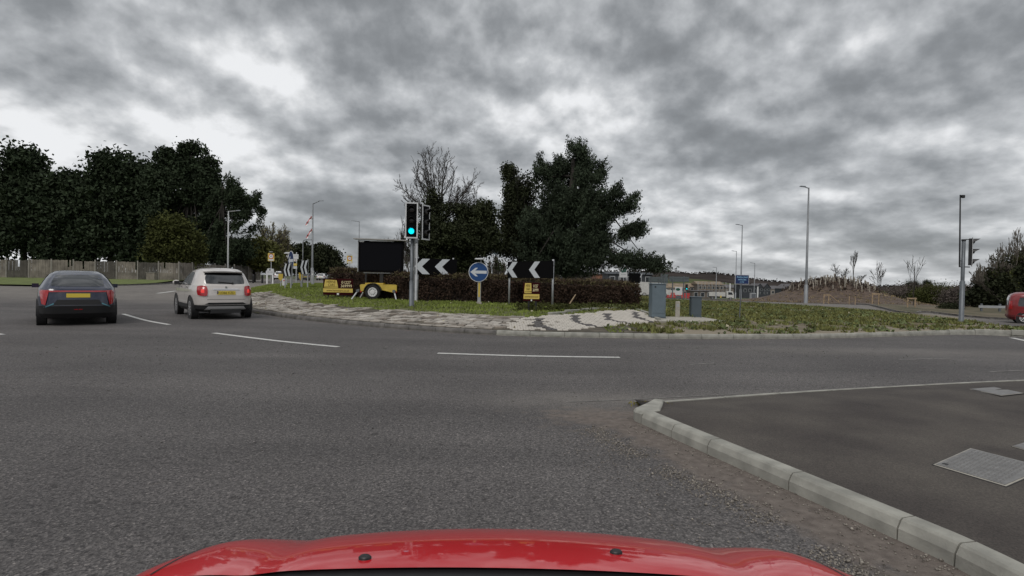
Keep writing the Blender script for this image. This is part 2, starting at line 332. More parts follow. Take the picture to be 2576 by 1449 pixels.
# ------------------------------------------------------------------ ground + road
def axis(*segs):
    out = []
    for a, b, st in segs: out += list(np.arange(a, b-1e-6, st))
    out.append(segs[-1][1]); return np.array(out)
def grid(name, xs, ys, zf, m, keep=None, **k):
    X, Y = np.meshgrid(xs, ys); Zz = zf(X, Y); nx, ny = len(xs), len(ys)
    V = np.stack([X.ravel(), Y.ravel(), Zz.ravel()], 1)
    i = np.arange(nx-1)[None, :]+np.arange(ny-1)[:, None]*nx; Fq = np.stack([i, i+1, i+1+nx, i+nx], -1).reshape(-1, 4)
    if keep is not None:
        c = V[Fq].mean(1); Fq = Fq[keep(c[:, 0], c[:, 1])]
    return npmesh(name, V, Fq, m, smooth=True, kind='structure', **k), X, Y
xs = axis((-4000, -400, 300), (-400, -120, 20), (-120, 160, 4), (160, 400, 20), (400, 4000, 300))
ys = axis((-200, -20, 20), (-20, 200, 4), (200, 600, 20), (600, 4000, 200))
grid('ground', xs, ys, lambda x, y: T(x, y)-.06, M['dkgrass'])
# near kerb line (foot), from the corner towards the car
KB = [hit(*p)[:2] for p in ((1612, 1066), (1688, 1101), (1778, 1142), (1982, 1234), (2255, 1358), (2399, 1426))]
KB += [np.array([2.46, 2.55]), np.array([2.60, 1.65]), np.array([2.68, .75]), np.array([2.72, -.15]), np.array([2.74, -1.06])]
KBc = catmull(KB, 8)
def dline(x, y, P):
    d = np.full(np.shape(x), 1e9); sgn = np.zeros(np.shape(x))
    for (ax, ay), (bx, by) in zip(P[:-1], P[1:]):
        ex, ey = bx-ax, by-ay; t = np.clip(((x-ax)*ex+(y-ay)*ey)/(ex*ex+ey*ey+1e-12), 0, 1)
        q = np.hypot(x-ax-t*ex, y-ay-t*ey); d = np.minimum(d, q)
    return d
xs = axis((-110, -30, 3), (-30, -4, .5), (-4, 1, .12), (1, 5, .05), (5, 30, .4), (30, 110, 3))
ys = axis((-6, 1, .4), (1, 8, .05), (8, 30, .3), (30, 140, 2.5))
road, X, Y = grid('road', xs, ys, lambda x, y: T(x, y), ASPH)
dk = dline(X, Y, KBc)
dirt = np.clip(1.3-dk/.52, 0, 1)
dirt *= ss((7.4-Y)/1.6)
cor = KB[0]; dirt = np.maximum(dirt, .75*np.exp(-(((X-cor[0]+.25)/.9)**2+((Y-cor[1]-.25)/.55)**2)))
di, _ = dist_isl(X, Y); dirt = np.maximum(dirt, .55*np.exp(-di/.25)*(Y < 40))
dirt = np.maximum(dirt, .62*np.exp(-(((X+11)/1.4)**2+((Y-9.5)/2.2)**2)))
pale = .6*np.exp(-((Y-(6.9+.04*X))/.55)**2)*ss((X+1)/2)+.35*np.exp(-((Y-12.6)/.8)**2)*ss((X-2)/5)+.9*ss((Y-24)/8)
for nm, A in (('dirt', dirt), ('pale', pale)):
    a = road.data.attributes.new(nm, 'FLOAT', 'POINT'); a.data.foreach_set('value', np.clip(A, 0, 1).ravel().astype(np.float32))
# island surface
C0 = np.array([2.0, 30.0]); rings = [1.0, .995, .985, .97, .95, .93, .90, .86, .82, .77, .7, .62, .52, .4, .25, .1]
n = len(ISL); V = []
inner = []
for s in rings:
    P = C0+(ISL-C0)*s
    if s == 1.0: z = T(P[:, 0], P[:, 1])+.03
    else:
        z = Z(P[:, 0], P[:, 1]); z = np.where(dist_isl(P[:, 0], P[:, 1])[0] < .17, T(P[:, 0], P[:, 1])+.05, z)
    V.append(np.column_stack([P, z]))
V = np.vstack(V+[np.array([[*C0, Z(C0[0], C0[1])]])]); fs = []
for i in range(len(rings)-1):
    for k in range(n): fs.append((i*n+k, i*n+(k+1) % n, (i+1)*n+(k+1) % n, (i+1)*n+k))
last = (len(rings)-1)*n
for k in range(n): fs.append((last+k, last+(k+1) % n, len(V)-1))
def turf_mat():
    m = mat('island_turf', (.075, .088, .022), .95); t = m.node_tree; b = t.nodes['Principled BSDF']; L = t.links.new
    g = t.nodes.new('ShaderNodeNewGeometry'); sp = t.nodes.new('ShaderNodeSeparateXYZ'); L(g.outputs['Position'], sp.inputs[0])
    n = t.nodes.new('ShaderNodeTexNoise'); n.inputs['Scale'].default_value = 1.4; n.inputs['Detail'].default_value = 6; L(g.outputs['Position'], n.inputs['Vector'])
    at_ = t.nodes.new('ShaderNodeAttribute'); at_.attribute_name = 'bare'
    ad = t.nodes.new('ShaderNodeMath'); ad.operation = 'MULTIPLY_ADD'; L(at_.outputs['Fac'], ad.inputs[0]); ad.inputs[1].default_value = .45; L(n.outputs['Fac'], ad.inputs[2])
    r = t.nodes.new('ShaderNodeValToRGB'); e = r.color_ramp.elements; e[0].position = .38; e[0].color = (.085, .092, .030, 1); e[1].position = .85; e[1].color = (.21, .18, .135, 1)
    x = e.new(.55); x.color = (.12, .112, .048, 1); x = e.new(.68); x.color = (.13, .105, .075, 1)
    L(ad.outputs[0], r.inputs[0]); L(r.outputs[0], b.inputs['Base Color']); return m
turf = MB().add(V, fs).build('ground', turf_mat(), smooth=True, kind='structure'); turf.name = 'island_ground'
bare = 1-ss((dist_isl(V[:, 0], V[:, 1])[0])/2.2); bare = (.25+.75*bare)*ss((V[:, 0]-2.5)/2)-.35*(1-ss((V[:, 0]-2.5)/2))
a = turf.data.attributes.new('bare', 'FLOAT', 'POINT'); a.data.foreach_set('value', bare.astype(np.float32))
# kerb round the island: stones
def arc(P):
    d = np.r_[0, np.cumsum(np.hypot(*np.diff(P, axis=0).T))]; return d
def along(P, d, s):
    return np.array([np.interp(s, d, P[:, 0]), np.interp(s, d, P[:, 1])])
def normal(P, d, s, e=.2):
    a, b = along(P, d, s-e), along(P, d, s+e); t = (b-a)/max(1e-9, np.hypot(*(b-a))); return t, np.array([-t[1], t[0]])
def kerbstone(P, d, s0, s1, side, wd, ht, m, parent, name='kerbstone', batter=.02, zo=0, nseg=2, dep=.05):
    prof = [(0, -dep), (0+.006, ht*.55), (batter, ht-.012), (batter+.015, ht), (wd, ht), (wd, -dep)]
    mb = MB(); vs = []; K = nseg+1
    for i in range(K):
        s = s0+(s1-s0)*i/nseg; p = along(P, d, s); t, nn = normal(P, d, s); z = float(T(p[0], p[1]))+zo
        for o, h in prof: q = p+nn*o*side; vs.append((q[0], q[1], z+h))
    m_ = len(prof); fs = []
    for i in range(K-1):
        for j in range(m_): a_, b_ = i*m_+j, i*m_+(j+1) % m_; fs.append((a_, b_, b_+m_, a_+m_))
    fs += [tuple(range(m_)), tuple(range((K-1)*m_, K*m_))[::-1]]
    return mb.add(vs, fs).build(name, m, parent)
kp = MB()
FD = arc(FRONT); s = 0; first = None
kerb_root = MB()
for i in range(len(FRONT)-1):
    pass
tot = FD[-1]
bed = bpy.data.objects.new('kerb', None); COL.objects.link(bed); bed['kind'] = 'structure'
k = 0
while s < tot-.5:
    L_ = .915; p = along(FRONT, FD, s+.45)
    m = M['kerbd'] if p[0] < -.3 else M['kerb']
    ht = .125 if p[0] < 10 else .125+.10*float(ss((p[0]-13)/4))
    kerbstone(FRONT, FD, s+.006, min(s+L_, tot)-.006, 1, .13, ht+RNG.uniform(-.004, .004), m, bed)
    s += L_; k += 1
BK2 = catmull(bk, 5); BD = arc(BK2); s = 0
while s < BD[-1]-.5:
    kerbstone(BK2, BD, s+.006, s+.9, 1, .13, .10, M['kerb'], bed); s += .915
# pale tidy channel line at kerb foot is dirt; near kerb on the right of the car
nk = bpy.data.objects.new('kerb', None); COL.objects.link(nk); nk['kind'] = 'structure'; nk.name = 'near_kerb'
KD = arc(KBc)
joints = [0]
for q in KB[1:]:
    joints.append(float(KD[np.argmin(np.hypot(*(KBc-q).T))]))
for a_, b_ in zip(joints[:-1], joints[1:]):
    kerbstone(KBc, KD, a_+.005, b_-.005, 1, .145, .125, M['kerb'], nk, batter=.03, nseg=3)
# footway: outline from kerb back edge, far edging line
FE = [hit(*p)[:2] for p in ((1640, 1018), (1660, 1016), (2116, 984), (2569, 961), (3100, 945))]
FEc = catmull(FE[1:], 6)
def foot_z(x, y):
    return T(x, y)+.028+.090*ss(dline(x, y, FEc)/1.1)
kin = []
for q in np.linspace(0, KD[-1], 60):
    p = along(KBc, KD, q); _, nn = normal(KBc, KD, q); kin.append(p+nn*.14)
poly = [tuple(p) for p in kin]
inner = np.array(kin)
# strips from kerb edge to the far right
V = []; nx = 24; rows = []
xr = 9.0
for i, p in enumerate(inner):
    row = []
    for j in range(nx+1):
        t = j/nx; q = np.array([p[0]+(xr-p[0])*t*t, p[1]]); row.append(q)
    rows.append(row)
top = FEc; topy = lambda x: np.interp(x, top[:, 0], top[:, 1])
extra = []
for e in (.34, .67, 1.0):
    row = []
    for j in range(nx+1):
        x = rows[0][j][0] if j else max(rows[0][0][0], top[0, 0]-.02); y = inner[0][1]+(topy(x)-inner[0][1])*e; row.append(np.array([x, y]))
    extra.insert(0, row)
rows = extra+rows; Vv = []
for row in rows:
    for q in row: Vv.append((q[0], q[1], float(foot_z(q[0], q[1]))))
fs = [(i*(nx+1)+j, (i+1)*(nx+1)+j, (i+1)*(nx+1)+j+1, i*(nx+1)+j+1) for i in range(len(rows)-1) for j in range(nx)]
MB().add(Vv, fs).build('footway', M['tarmac'], smooth=True, kind='structure')
# edging stones along far side + rounded corner stone
ek = bpy.data.objects.new('edging', None); COL.objects.link(ek); ek['kind'] = 'structure'
ED = arc(FEc); s = .02
while s < ED[-1]-.4:
    kerbstone(FEc, ED, s, s+.905-RNG.uniform(.0, .02), -1, .085, .042+RNG.uniform(-.004, .004), M['kerb'], ek, name='edging_stone', batter=.01); s += .915
mb = MB(); c = (KB[0]+FE[1])/2+np.array([.02, -.03]); pts = []
c0 = inner[0]; e0 = FEc[0]
arcp = [KB[0]+np.array([.0, .005]), KB[0]+np.array([-.04, .10]), KB[0]+np.array([-.035, .20]), KB[0]*.45+e0*.55+np.array([-.05, .04]), e0+np.array([-.05, .01]), e0+np.array([.04, -.03]), c0+np.array([.10, .07]), c0+np.array([.0, .0])]
vs = [(p[0], p[1], -.03) for p in arcp]+[(p[0], p[1], z) for p, z in zip(arcp, (.10, .095, .09, .07, .05, .05, .115, .118))]
cen = np.mean(arcp, 0); vs += [(cen[0]+(p[0]-cen[0])*.9, cen[1]+(p[1]-cen[1])*.9, z) for p, z in zip(arcp, (.125, .122, .115, .10, .075, .07, .128, .126))]
q = len(arcp); mb.add(vs, [(i, (i+1) % q, q+(i+1) % q, q+i) for i in range(q)]+[(q+i, q+(i+1) % q, 2*q+(i+1) % q, 2*q+i) for i in range(q)]+[tuple(range(2*q, 3*q))])
mb.build('corner_stone', M['kerb'], nk)
# verges: left bank and the far right side
def sheet(name, poly, zf, m, st=1.5, kind='structure', thick=None):
    P = np.array(poly); mn, mxx = P.min(0), P.max(0)
    import mathutils.geometry as mg
    from mathutils import Vector as Vc
    xs_, ys_ = np.arange(mn[0], mxx[0], st), np.arange(mn[1], mxx[1], st)
    pts = [Vc(p) for p in P]; nb = len(pts)
    for x in xs_:
        for y in ys_:
            c = False; j = nb-1
            for i in range(nb):
                if (P[i, 1] > y) != (P[j, 1] > y) and x < (P[j, 0]-P[i, 0])*(y-P[i, 1])/(P[j, 1]-P[i, 1])+P[i, 0]: c = not c
                j = i
            if c and dline(np.array(x), np.array(y), np.vstack([P, P[:1]])) > st*.35: pts.append(Vc((x, y)))
    vs, _, fs, *_ = mg.delaunay_2d_cdt(pts, [], [list(range(nb))], 1, 1e-4)
    vs = [(v_[0], v_[1], float(zf(v_[0], v_[1]))) for v_ in vs]
    return MB().add(vs, fs).build(name, m, smooth=True, kind=kind)
vr_px = [(1640, 752.5), (1787, 753.5), (1900, 756), (2020, 760.5), (2200, 772), (2330, 786), (2430, 798), (2576, 808), (2800, 820)]
vr = [hit(*p)[:2] for p in vr_px]; VR = catmull(vr, 5)
vpoly = [tuple(p) for p in VR]+[(60, 30), (110, 40), (110, 140), (18, 140), (15.5, 70)]
sheet('verge', vpoly, lambda x, y: float(T(x, y))+.11, mat('rough_verge', (.070, .072, .030), .95, var=.35, vscale=.5, col2=(.135, .105, .068), bump=.5, bscale=6), 3.0)
VD = arc(VR); vk = bpy.data.objects.new('kerb', None); COL.objects.link(vk); vk['kind'] = 'structure'; vk.name = 'far_kerb'; s = 0
while s < VD[-1]-1:
    kerbstone(VR, VD, s+.01, s+.9, 1, .12, .115, M['kerbd'], vk, nseg=1); s += .915
vl = [hit(*p)[:2] for p in ((150, 722), (300, 719), (395, 716), (450, 712.5), (520, 708), (600, 703))]
VL = catmull(vl, 4)
def bank(x, y): return float(T(x, y))+.12+.16*float(ss((y-44)/10))
sheet('verge', [tuple(p) for p in VL]+[(-35, 77), (-110, 84), (-110, 42)], bank, M['grass'], 2.5).name = 'grass_verge'
LD = arc(VL); lk = bpy.data.objects.new('kerb', None); COL.objects.link(lk); lk['kind'] = 'structure'; lk.name = 'left_kerb'; s = 0
while s < LD[-1]-1:
    kerbstone(VL, LD, s+.01, s+.9, 1, .12, .115, M['kerbd'], lk, nseg=1); s += .915
# ------------------------------------------------------------------ road markings (parts of the road)
def marking(pts, wd, name='lane_marking', m=M['white'], n=10):
    P = catmull([hit(*p)[:2] for p in pts], n); D_ = arc(P); V = []; K = 14
    for i in range(K+1):
        s_ = D_[-1]*i/K; p = along(P, D_, s_); t, nn = normal(P, D_, s_, .3)
        for o in (-wd/2, wd/2): q = p+nn*o; V.append((q[0], q[1], float(T(q[0], q[1]))+.006))
    return MB().add(V, [(2*i, 2*i+1, 2*i+3, 2*i+2) for i in range(K)]).build(name, m, road)
paint = mat('road_paint', (.50, .50, .48), .7, var=.15, vscale=12); worn = mat('worn_paint', (.17, .165, .155), .85, var=.45, vscale=7)
marking([(310, 790), (366, 806), (426, 817)], .13, m=paint); marking([(538, 838), (690, 857), (851, 873)], .14, m=paint)
marking([(1101, 889), (1330, 896), (1559, 899.5)], .14, m=paint)
marking([(396, 738), (420, 735), (442, 732)], .25, m=paint); marking([(2545, 850), (2600, 862), (2680, 880)], .15, m=paint)
marking([(2262, 905), (2330, 903.5), (2390, 902)], .06, m=worn); marking([(1735, 918), (1800, 914)], .05, m=worn); marking([(1650, 876), (1700, 874), (1850, 875)], .04, m=worn)
marking([(2490, 936), (2576, 932)], .05, m=worn); marking([(700, 711.5), (780, 710.5)], .5, m=paint); marking([(655, 706.5), (700, 707)], .4, m=worn)
# arrow marking beside the blue car
P_ = [hit(*p) for p in ((281, 760), (290, 760), (284, 768), (291, 776), (279, 776))]
MB().add([(p[0], p[1], p[2]+.006) for p in P_], [(0, 1, 2), (0, 2, 4), (2, 3, 4)]).build('arrow_marking', paint, road)
marking([(-40, 835), (-20, 838), (8, 842)], .10, m=paint)
# thin straggling seal crack along the worn joint
marking([(1430, 1012), (1600, 1005), (1850, 992)], .02, name='joint_line', m=worn)
# ------------------------------------------------------------------ cobble apron
ap = bpy.data.objects.new('cobble_apron', None); COL.objects.link(ap); ap['kind'] = 'structure'
def inpoly(x, y, P):
    c = False; j = len(P)-1
    for i in range(len(P)):
        if (P[i][1] > y) != (P[j][1] > y) and x < (P[j][0]-P[i][0])*(y-P[i][1])/(P[j][1]-P[i][1])+P[i][0]: c = not c
        j = i
    return c
z6 = lambda u, v_: s2(1900+u/4.293, 1140+v_/4.293)
PAVE = [z6(*p) for p in ((330, 222), (700, 190), (1400, 150), (2050, 98), (2430, 278), (2200, 318), (1900, 345), (1780, 355), (1300, 392), (1000, 440), (850, 482), (560, 486), (270, 466), (0, 452), (0, 300), (120, 270))]
BANDS = []
for bx in (((462, 240), (600, 240), (585, 345), (960, 455), (860, 485), (450, 372)), ((1060, 200), (1180, 198), (1190, 310), (1540, 375), (1400, 375), (1075, 312)),
           ((1580, 168), (1680, 166), (1710, 262), (2020, 322), (1900, 322), (1600, 262)), ((2025, 138), (2115, 140), (2150, 225), (2350, 290), (2250, 290), (2060, 225))):
    c_ = sum(p[0] for p in bx)/6; BANDS.append([z6(p[0]+(14 if p[0] > c_ else -14), p[1]+(-5 if k_ < 2 else 6 if k_ in (3, 4) else 0)) for k_, p in enumerate(bx)])
SL = [s2(2300+u/2.8975, 800+v_/2.8975) for u, v_ in ((468, 1160), (560, 1136), (960, 1140), (1225, 1184), (1150, 1192), (500, 1188))]
si = 0; sett_list = []; row_w = .245
s_end = FD[-1]
for r in range(10):
    off = .15+r*row_w; s = RNG.uniform(0, .3)
    while s < s_end:
        ln = RNG.uniform(.20, .36) if r not in (0, 9) else RNG.uniform(.42, .5)
        sc_ = s+ln/2; p = along(FRONT, FD, sc_); t, nn = normal(FRONT, FD, sc_); q = p+nn*(off+row_w/2)
        s += ln+.015
        if q[0] > 3.2: break
        z = Z(q[0], q[1]); pp = proj([q[0], q[1], z])[0]
        if inpoly(pp[0], pp[1], PAVE) or pp[0] > 1420: continue
        nz = mnoise.noise(Vector((q[0]*.9, q[1]*.9, 3)))+.4*mnoise.noise(Vector((q[0]*3, q[1]*3, 1)))
        if nz < -.30+(.1 if r > 3 else -.1): continue
        # top edge eaten by grass
        if r >= 8 and nz > .28: continue
        sett_list.append((q, z, ln, t, math.hypot(*q), r))
apm = []
MBd = MB()
def settbox(mb, q, z, ln, t, wd, rnd=True):
    a_ = math.atan2(t[1], t[0])+RNG.uniform(-.04, .04); h = RNG.uniform(.018, .055)
    # follow slope: tilt about t
    nn = np.array([-t[1], t[0]]); e = .1; dz = (Z(*(q+nn*e))-Z(*(q-nn*e)))/(2*e); hl, hw = ln/2-.018, wd/2-.022; vs = []
    for zz, ins in ((-.04, 0), (h-.008, 0), (h, .012)):
        for sx_, sy_ in ((-1, -1), (1, -1), (1, 1), (-1, 1)):
            lx, ly = sx_*(hl-ins), sy_*(hw-ins); vs.append((q[0]+t[0]*lx+nn[0]*ly, q[1]+t[1]*lx+nn[1]*ly, z+zz+dz*ly))
    fs = [(8, 9, 10, 11)]
    for b in (0, 4):
        for k in range(4): fs.append((b+k, b+(k+1) % 4, b+4+(k+1) % 4, b+4+k))
    mb.add(vs, fs)
SM = [M['sett'], mat('sett_pale', (.35, .325, .29), .85, var=.25, vscale=3, bump=.3, bscale=50), mat('sett_brown', (.18, .155, .13), .9, var=.35, vscale=3, bump=.3, bscale=50)]
sett_list.sort(key=lambda a_: a_[4]); rest = [MB(), MB(), MB()]
for i, (q, z, ln, t, dd, r) in enumerate(sett_list):
    nz = mnoise.noise(Vector((q[0]*.7, q[1]*1.5, 9)))+RNG.uniform(-.45, .45); mi = 1 if nz > .10 else 2 if nz < -.25 else 0
    if r in (0, 9): mi = 0
    if i < 300: m_ = MB(); settbox(m_, q, z, ln, t, row_w); m_.build('sett', SM[mi], ap)
    else: settbox(rest[mi], q, z, ln, t, row_w)
for i, m_ in enumerate(rest):
    if m_.v: m_.build('setts', SM[i], ap, kind='stuff')
# apron bedding
def strip_on_island(P, D_, s0, s1, o0, o1, zo, name, m, parent, n=80, keep=None):
    V = []; K = 7
    for i in range(n+1):
        s_ = s0+(s1-s0)*i/n; p = along(P, D_, s_); t, nn = normal(P, D_, s_)
        for j in range(K): o = o0+(o1-o0)*j/(K-1); q = p+nn*o; V.append((q[0], q[1], Z(q[0], q[1])+zo))
    return MB().add(V, [(i*K+j, i*K+j+1, (i+1)*K+j+1, (i+1)*K+j) for i in range(n) for j in range(K-1)]).build(name, m, parent, smooth=True)
send = float(FD[np.argmin(abs(FRONT[:, 0]-3.6)+(FRONT[:, 1] > 25)*99)])
strip_on_island(FRONT, FD, .2, send, .13, 2.48, .006, 'bedding', M['joint'], ap)
# block paving with dark chevrons
bpv = bpy.data.objects.new('block_paving', None); COL.objects.link(bpv); bpv['kind'] = 'structure'
bl = []; bw, bh = .15, .19
Pw = [hz(*p)[:2] for p in PAVE]; pa = np.array(Pw); mn, mxx = pa.min(0)-.5, pa.max(0)+.5
# row direction follows the top edge of the paved triangle
tdir = np.array([.9995, .03]); ndir = np.array([-tdir[1], tdir[0]])
for i in range(-70, 110):
    for j in range(-60, 60):
        q = Pw[1]+tdir*(i*bw+(bw/2 if j % 2 else 0))+ndir*(j*bh)
        if not (mn[0] < q[0] < mxx[0] and mn[1] < q[1] < mxx[1]): continue
        if not inpoly(q[0], q[1], Pw): continue
        z = Z(q[0], q[1]); pp = proj([q[0], q[1], z])[0]; dk_ = any(inpoly(pp[0], pp[1], b) for b in BANDS)
        if dist_isl(q[0], q[1])[0][0] < .13+bh/2+.02: continue
        if q[0] < Pw[1][0]+.4 and RNG.random() < .10: continue
        bl.append((q, z, dk_, np.hypot(*q)))
bl.sort(key=lambda a_: a_[3]); rw, rd = MB(), MB()
for i, (q, z, dk_, _) in enumerate(bl):
    def blk(mb):
        hl, hw = bw/2-.006, bh/2-.005; h = .028+RNG.uniform(-.003, .004); vs = []
        for zz, ins in ((-.03, 0), (h-.005, 0), (h, .006)):
            for a_, b_ in ((-1, -1), (1, -1), (1, 1), (-1, 1)):
                p = q+tdir*a_*(hl-ins)+ndir*b_*(hw-ins); vs.append((p[0], p[1], Z(p[0], p[1])*0+z+zz+(Z(*(q+ndir*.06))-Z(*(q-ndir*.06)))/.12*b_*(hw-ins)))
        mb.add(vs, [(8, 9, 10, 11)]+[(b+k, b+(k+1) % 4, b+4+(k+1) % 4, b+4+k) for b in (0, 4) for k in range(4)])
    if i < 300: m_ = MB(); blk(m_); m_.build('block', M['dark_block'] if dk_ else M['white_block'], bpv)
    else: blk(rd if dk_ else rw)
rw.build('blocks', M['white_block'], bpv, kind='stuff'); rd.build('dark_blocks', M['dark_block'], bpv, kind='stuff')
import mathutils.geometry as mg
def islpoly(P, zo, name, m, parent, **k):
    tr = mg.tessellate_polygon([[Vector((p[0], p[1], 0)) for p in P]]); 
    return MB().add([(p[0], p[1], Z(p[0], p[1])+zo) for p in P], [tuple(t_) for t_ in tr]).build(name, m, parent, **k)
islpoly(Pw, .008, 'bedding', M['joint'], bpv)
# pale border kerb of the paved triangle
Pb = np.array([Pw[0], Pw[1], Pw[2], Pw[3]]); 
for (a_, b_) in ((Pw[1], Pw[3]), (Pw[3], Pw[4])):
    L_ = np.hypot(*(b_-a_)); nn_ = max(1, int(L_/.9)); tt = (b_-a_)/L_; no = np.array([-tt[1], tt[0]])
    for k in range(nn_):
        c = a_+(b_-a_)*(k+.5)/nn_+no*.05; z = Z(*c)
        MB().bev((c[0], c[1], z+.02), (L_/nn_-.012, .11, .12), .012, math.atan2(tt[1], tt[0])).build('border_stone', M['kerb'], bpv)
# concrete slab under cabinets
Ps = [hz(*p)[:2] for p in SL]; cs = np.mean(Ps, 0)
vs = [(p[0], p[1], Z(*p)-.05) for p in Ps]+[(p[0], p[1], Z(*p)+.045) for p in Ps]; q = len(Ps)
MB().add(vs, [tuple(range(q, 2*q))]+[(i, (i+1) % q, q+(i+1) % q, q+i) for i in range(q)]).build('concrete_slab', M['conc'], None, kind='structure')

# ------------------------------------------------------------------ foliage helpers
def frames(n, up=0.0, axis_=(0, 0, 1)):
    d = RNG.normal(size=(n, 3)); d += np.array(axis_)*up*2; d /= np.linalg.norm(d, axis=1)[:, None]
    e = RNG.normal(size=(n, 3)); e -= d*(e*d).sum(1)[:, None]; e /= np.linalg.norm(e, axis=1)[:, None]; return d, e
def leafmesh(name, P, size, m, parent=None, elong=2.0, up=0, axis_=(0, 0, 1), **k):
    n = len(P); d, e = frames(n, up, axis_); s_ = size*RNG.uniform(.6, 1.4, (n, 1)); w_ = s_/elong
    V = np.stack([P-d*s_*.5, P+e*w_*.5, P+d*s_*.5, P-e*w_*.5], 1).reshape(-1, 3)
    return npmesh(name, V, np.arange(4*n).reshape(-1, 4), m, parent, **k)
def blob_pts(blobs, D, n, dz=.8, seed=0, thr=-.25, fr_=.5, shell=.45):
    out = []; wts = np.array([b[2]*b[3]*(b[4] if len(b) > 4 else 1) for b in blobs], float); wts /= wts.sum()
    for b, w_ in zip(blobs, wts):
        kk = int(n*w_*2.2)+4; u = RNG.normal(size=(kk, 3)); u /= np.linalg.norm(u, axis=1)[:, None]
        r = RNG.random((kk, 1))**shell; r = np.where(RNG.random((kk, 1)) < .13, 1+.28*RNG.random((kk, 1)), r); u *= r; sc_ = D/F; c = at(b[0], b[1], D+(b[5] if len(b) > 5 else 0))
        rd_ = min(b[2], b[3]*1.5)*dz
        P = c+u*np.array([b[2]*sc_, rd_*sc_, b[3]*sc_]); keep = []
        for p in P:
            if mnoise.noise(Vector(p)*fr_+Vector((seed, 0, 0))) > thr: keep.append(p)
        P = np.array(keep[:max(1, int(n*w_))]) if keep else P[:1]; out.append(P)
    return np.vstack(out)
def tufts(C, k, rad, flat=.8):
    n = len(C); return (C[:, None, :]+RNG.normal(size=(n, k, 3))*np.array([1, 1, flat])*rad*RNG.uniform(.45, 1.35, (n, 1, 1))).reshape(-1, 3)
def plumes(C, k, rad, length, ctr, lean=(.25, 0, 0)):
    n = len(C); o = C-ctr; o[:, 2] *= .15; o /= np.linalg.norm(o, axis=1)[:, None]+1e-6; d = o*.7+np.array([0, 0, .75])+np.array(lean)+RNG.normal(0, .22, (n, 3)); d /= np.linalg.norm(d, axis=1)[:, None]
    t = RNG.random((n, k, 1))*RNG.uniform(.6, 1.3, (n, 1, 1)); P = C[:, None, :]+d[:, None, :]*t*length+RNG.normal(size=(n, k, 3))*rad*(1.1-.6*t); return P.reshape(-1, 3)
def tree(name, label, cat, base, trunk_top, r0, crown, mt, size, k, rad, plume=0, group=None, elong=2.0, up=0, bark=None, limbs=10, cname='crown', core=None):
    base = np.array(base, float); t = thing(name, label, cat, base, group=group); tt = np.array(trunk_top)-base
    mb = MB(); m0 = tt*.5+RNG.normal(size=3)*.1
    mb.cyl((0, 0, -.2), m0, r0, r0*.7, 8); mb.cyl(m0, tt, r0*.7, r0*.3, 8); mb.build('trunk', bark or M['bark'], t, smooth=True)
    C = crown-base
    if limbs:
        lb = MB(); idx = RNG.choice(len(C), min(limbs, len(C)), replace=False)
        for i in idx:
            f = RNG.uniform(.25, .95); s0 = m0*(f*2) if f < .5 else m0+(tt-m0)*(f*2-1); e = C[i]; md = (s0+e)/2+np.array([0, 0, .06*np.linalg.norm(e-s0)])
            lb.cyl(s0, md, r0*.28, r0*.16, 5); lb.cyl(md, e, r0*.16, r0*.04, 4)
        lb.build('limbs', bark or M['bark'], t, smooth=True)
    leafmesh(cname, plumes(C, k, rad, plume, np.array([tt[0], tt[1], 0])) if plume else tufts(C, k, rad), size, mt, t, elong, up)
    return t
def branchy(base, height, spread, depth, r0, n0=5, seed=1, lean=(0, 0), twig=.6, ups=.35):
    rg = np.random.default_rng(seed); segs = []
    def grow(p, d, L_, r, dep, first=False):
        q = p; k = 4 if first else 3
        for i in range(k):
            d2 = d+rg.normal(size=3)*.09; d2[2] += .05*ups; d2 /= np.linalg.norm(d2); q2 = q+d2*L_/k; segs.append((q, q2, r*(1-.3*i/k), r*(1-.3*(i+1)/k))); q = q2; d = d2
            if dep > 0 and i > (1 if first else 0) and rg.random() < .55: side(q, d, L_*.55, r*.45, dep-1, .75)
        if dep > 0:
            for _ in range(2): side(q, d, L_*rg.uniform(.62, .84), r*.62, dep-1, .38)
    def side(q, d, L_, r, dep, ang):
        a = rg.normal(size=3); a[1] *= .8; a -= d*(a@d); a /= np.linalg.norm(a)+1e-9; an = ang*rg.uniform(.7, 1.3); nd_ = d*math.cos(an)+a*math.sin(an); nd_[2] += ups*.22; nd_ /= np.linalg.norm(nd_); grow(q, nd_, L_, r, dep)
    for i in range(n0):
        a = 2*math.pi*i/n0+rg.random(); tl = (.15+.85*((i*.618) % 1))*spread*.85; d = np.array([math.cos(a)*math.sin(tl)*1.15+lean[0], math.sin(a)*math.sin(tl)*.8+lean[1], math.cos(tl)]); d /= np.linalg.norm(d)
        grow(np.zeros(3), d, height*.36*rg.uniform(.85, 1.1), r0, depth, True)
    return segs
